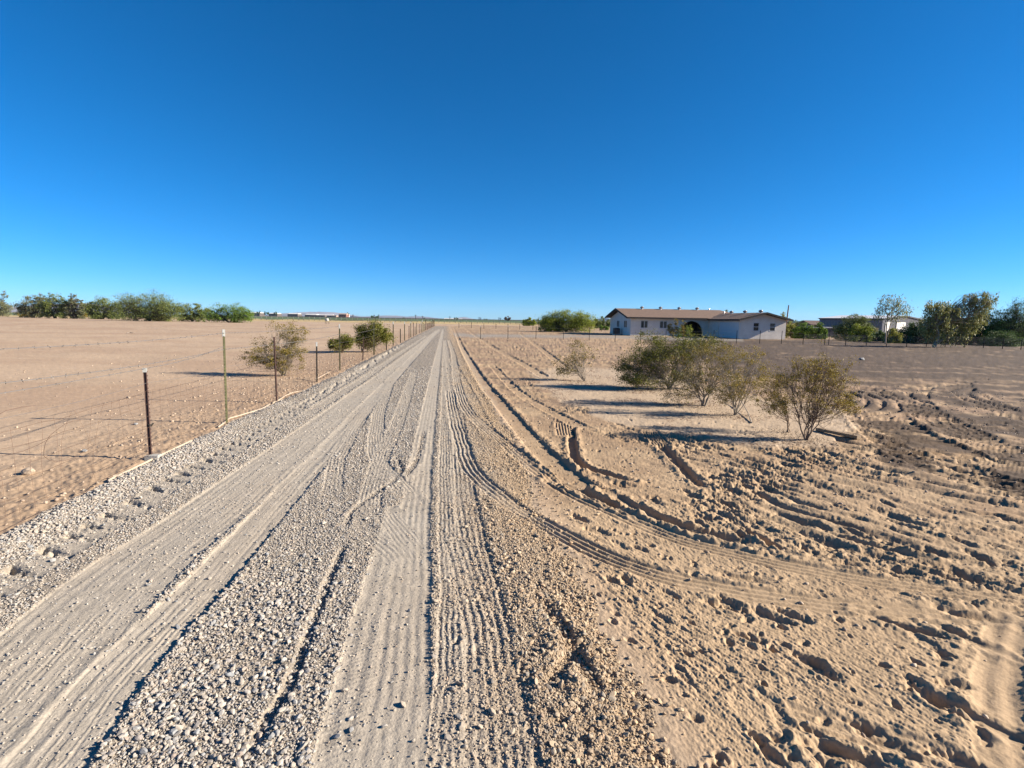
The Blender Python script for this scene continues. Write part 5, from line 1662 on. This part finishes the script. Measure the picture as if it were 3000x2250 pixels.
# ---------------------------------------------------------------- far away
M_FW = mat('far_white_sheet', (.70, .69, .66), .6, .05, .1)
M_FT = mat('far_tan_wall', (.36, .27, .22), .8, .1, .1)
M_FR = mat('far_brick', (.24, .12, .09), .8, .1, .1)
M_FD = mat('far_dark_wall', (.12, .10, .09), .8, .1, .1)
GB = 'long white farm sheds on the horizon'
for i, (x0, x1, yt, lab) in enumerate([(729, 760, 914.2, 'leftmost long white shed beyond the lone round mesquite'), (787, 812, 916.5, 'white shed peeking out left of the tall creosote'), (842, 872, 917.3, 'white shed behind the top of the tall creosote'),
                                       (893, 926, 919.6, 'white shed left of the small blue mountains'), (930, 972, 921.2, 'white shed under the small blue mountains'), (1300, 1326, 932.2, 'white shed on the horizon just right of the road end'), (1326, 1352, 933.2, 'white shed with stepped roof right of the road end')]):
    small_building('farm_shed', lab, 'building', x0, x1, yt, 1500, M_FD, M_FW, 30, 2.6, GB)
t = small_building('farmhouse', 'distant brick coloured two level house beyond the crop field', 'house', 992, 1014, 917.5, 1100, M_FR, mat('far_pale_roof', (.4, .33, .28)), 18, 2.6, wins=3)
for x0, x1, yt, m_, lab in ((1015, 1018.5, 919.5, M_FW, 'narrow white annex at the side of the distant brick house'), (700 + 1530 / 7.37, 700 + 1850 / 7.37, 923, M_FD, 'dark barns left of the distant brick house'), (700 + 1990 / 7.37, 700 + 2100 / 7.37, 923.3, M_FT, 'tan hut just left of the distant brick house'),
                            (1463, 1520, 937, M_FD, 'dark roofline on the horizon around the bare tree'), (1560, 1600, 939, M_FD, 'dark low building behind the palo verde')):
    small_building('outbuilding', lab, 'building', x0, x1, yt, 1300, m_, m_, 16, 1.0)
GT = 'dark trees on the horizon'
for i, (x0, x1, top, base, lab) in enumerate([(752, 764, 909, 921, 'dark round tree over the leftmost white shed'), (773, 787, 912, 922, 'dark tree right of the leftmost white shed'), (800, 812, 911, 922, 'dark tree left of the bush sprig'), (1016.5, 1023, 913, 929, 'tall dark tree beside the distant brick house'),
                                              (1085, 1112, 925.5, 931, 'low dark tree line right of the brick house'), (1330, 1342, 929, 936, 'dark trees behind the stepped white shed'), (1416, 1428, 933, 939, 'small dark tree on the horizon left of the bare tree'), (1180, 1186, 930.5, 934, 'tiny dark tree above the fence line'), (1700, 1760, 937, 946, 'dark trees on the horizon behind the palo verde'),
                                              (1240, 1246, 931, 935, 'tiny dark tree right above the end of the road')]):
    tree_px('horizon_tree', lab, 'tree', x0, x1, top, base, (M_BARK, L_DARK), 200 + i, depth=1250, n=2, twigs=30, per=24, group=GT, low=.0)
GP = 'utility poles on the horizon'
M_UP = mat('far_pole', (.16, .14, .13), .8)
rp = random.Random(2)
for i, (px, top) in enumerate([(1109.5, 921), (1217.5, 922), (1238, 925), (1318, 926.5), (1403.5, 929), (1408, 930), (1461.6, 929.5), (1466, 931), (1034, 921), (1096, 922)]):
    Yd = 700
    p, b0 = at_depth(px, top, Yd), at_depth(px, 940, Yd)
    t = thing('utility_pole', ['utility pole left of the road end, over the hills', 'utility pole above the far fence posts', 'short utility pole at the end of the road', 'utility pole over the white shed', 'utility pole left of the bare tree', 'second pole close beside the one left of the bare tree', 'tall pale pole just left of the bare tree', 'pole touching the bare tree on the horizon', 'utility pole right of the distant brick house', 'thin pole over the low dark tree line'][i], 'utility pole', (p[0], Yd, 0), 0, GP)
    b = MB().box((-.35, -.2, 0), (.35, .2, p[2])); b.build('shaft', M_UP, t)
    MB().box((-1.6, -.12, p[2] - 1.2), (1.6, -.202 + .4, p[2] - .9)).build('crossarm', M_UP, t)
# mountains
def hills(name, spec, Yd, col, seed):
    """spec: (px, py) skyline; a real ridge of rock at that distance"""
    m = mat(name + '_hazed_rock', col, .95, .2, .002)
    r = np.random.default_rng(seed)
    n = 160
    px = np.linspace(spec[0][0], spec[-1][0], n)
    py = np.interp(px, [s[0] for s in spec], [s[1] for s in spec])
    rows = 16
    V = []
    for j in range(rows):
        t = j / (rows - 1) * 2 - 1
        for i in range(n):
            p = at_depth(px[i], py[i], Yd)
            hgt = max(p[2], 0) * (1 + .22 * perlin(np.array([px[i] * .2]), np.array([3.0]), seed)[0] * 1.0)
            prof = max(0, 1 - abs(t) ** 1.3)
            V.append((p[0] * (1 + .0 * t), Yd + t * 1500, hgt * prof * (1 + .3 * perlin(np.array([px[i] * .15]), np.array([t * 3]), seed + 3)[0] * (1 - prof)) - (5 if abs(t) > .98 else 0)))
    I = np.arange(rows * n).reshape(rows, n)
    Fq = np.stack([I[:-1, :-1], I[:-1, 1:], I[1:, 1:], I[1:, :-1]], -1).reshape(-1, 4)
    o = obj(name, new_mesh(name, np.array(V), Fq), m)
    o['kind'] = 'structure'
    return o
MCOL = (.17, .16, .18)  # rock grey tinted violet, some distance haze put into the colour
hills('hills', [(895, 926), (903, 917), (912, 913.5), (922, 917), (930, 918), (936, 915), (946, 913.2), (956, 917), (964, 915.5), (972, 914.2), (980, 918.5), (1010, 925)], 7000, MCOL, 1)
hills('hills', [(1085, 933), (1100, 926.5), (1115, 928), (1140, 924.5), (1158, 925.5), (1200, 929), (1222, 927), (1240, 927.5), (1262, 931), (1290, 934)], 7000, MCOL, 2)
hills('hills', [(1335, 938), (1350, 931), (1359, 928.6), (1368, 931), (1385, 937)], 7000, MCOL, 3)
hills('hills', [(215, 918), (238, 893), (245, 887), (254, 890), (262, 900), (285, 918)], 7000, MCOL, 4)
hills('hills', [(1700, 944), (1738, 940), (1760, 935), (1768, 931.5), (1776, 933), (1800, 941), (1830, 945)], 7000, MCOL, 5)
bk = MB(); p0_ = at_depth(990, 928.5, 900)
# dark embankment at the end of the crop field
bk.prism([(-380, 900, -.5), (330, 900, -.5), (330, 906, 2.2), (330, 912, -.5), (-380, 912, -.5), (-380, 906, 2.2)][:0] or [(-380, 900, -.5), (-380, 906, 1.9), (-380, 912, -.5)], (720, 0, 0))
o = bk.build('field_bank', mat('dark_bank_soil', (.06, .055, .035), .95, .3, .05)); o['kind'] = 'structure'
# haze
HAZE = True
if HAZE:
    b = MB().box((-8990, -8990, -1.5), (8990, 8990, 185)); o = b.build('haze', None)
    hm = bpy.data.materials.new('haze_air'); hm.use_nodes = True
    nt = hm.node_tree
    nt.nodes.remove(nt.nodes['Principled BSDF'])
    pv = N(nt, 'ShaderNodeVolumePrincipled')
    pv.inputs['Color'].default_value = (.45, .68, 1.0, 1)
    pv.inputs['Density'].default_value = .00003
    nt.links.new(pv.outputs[0], nt.nodes['Material Output'].inputs['Volume'])
    o.data.materials.append(hm)
    o['kind'] = 'stuff'
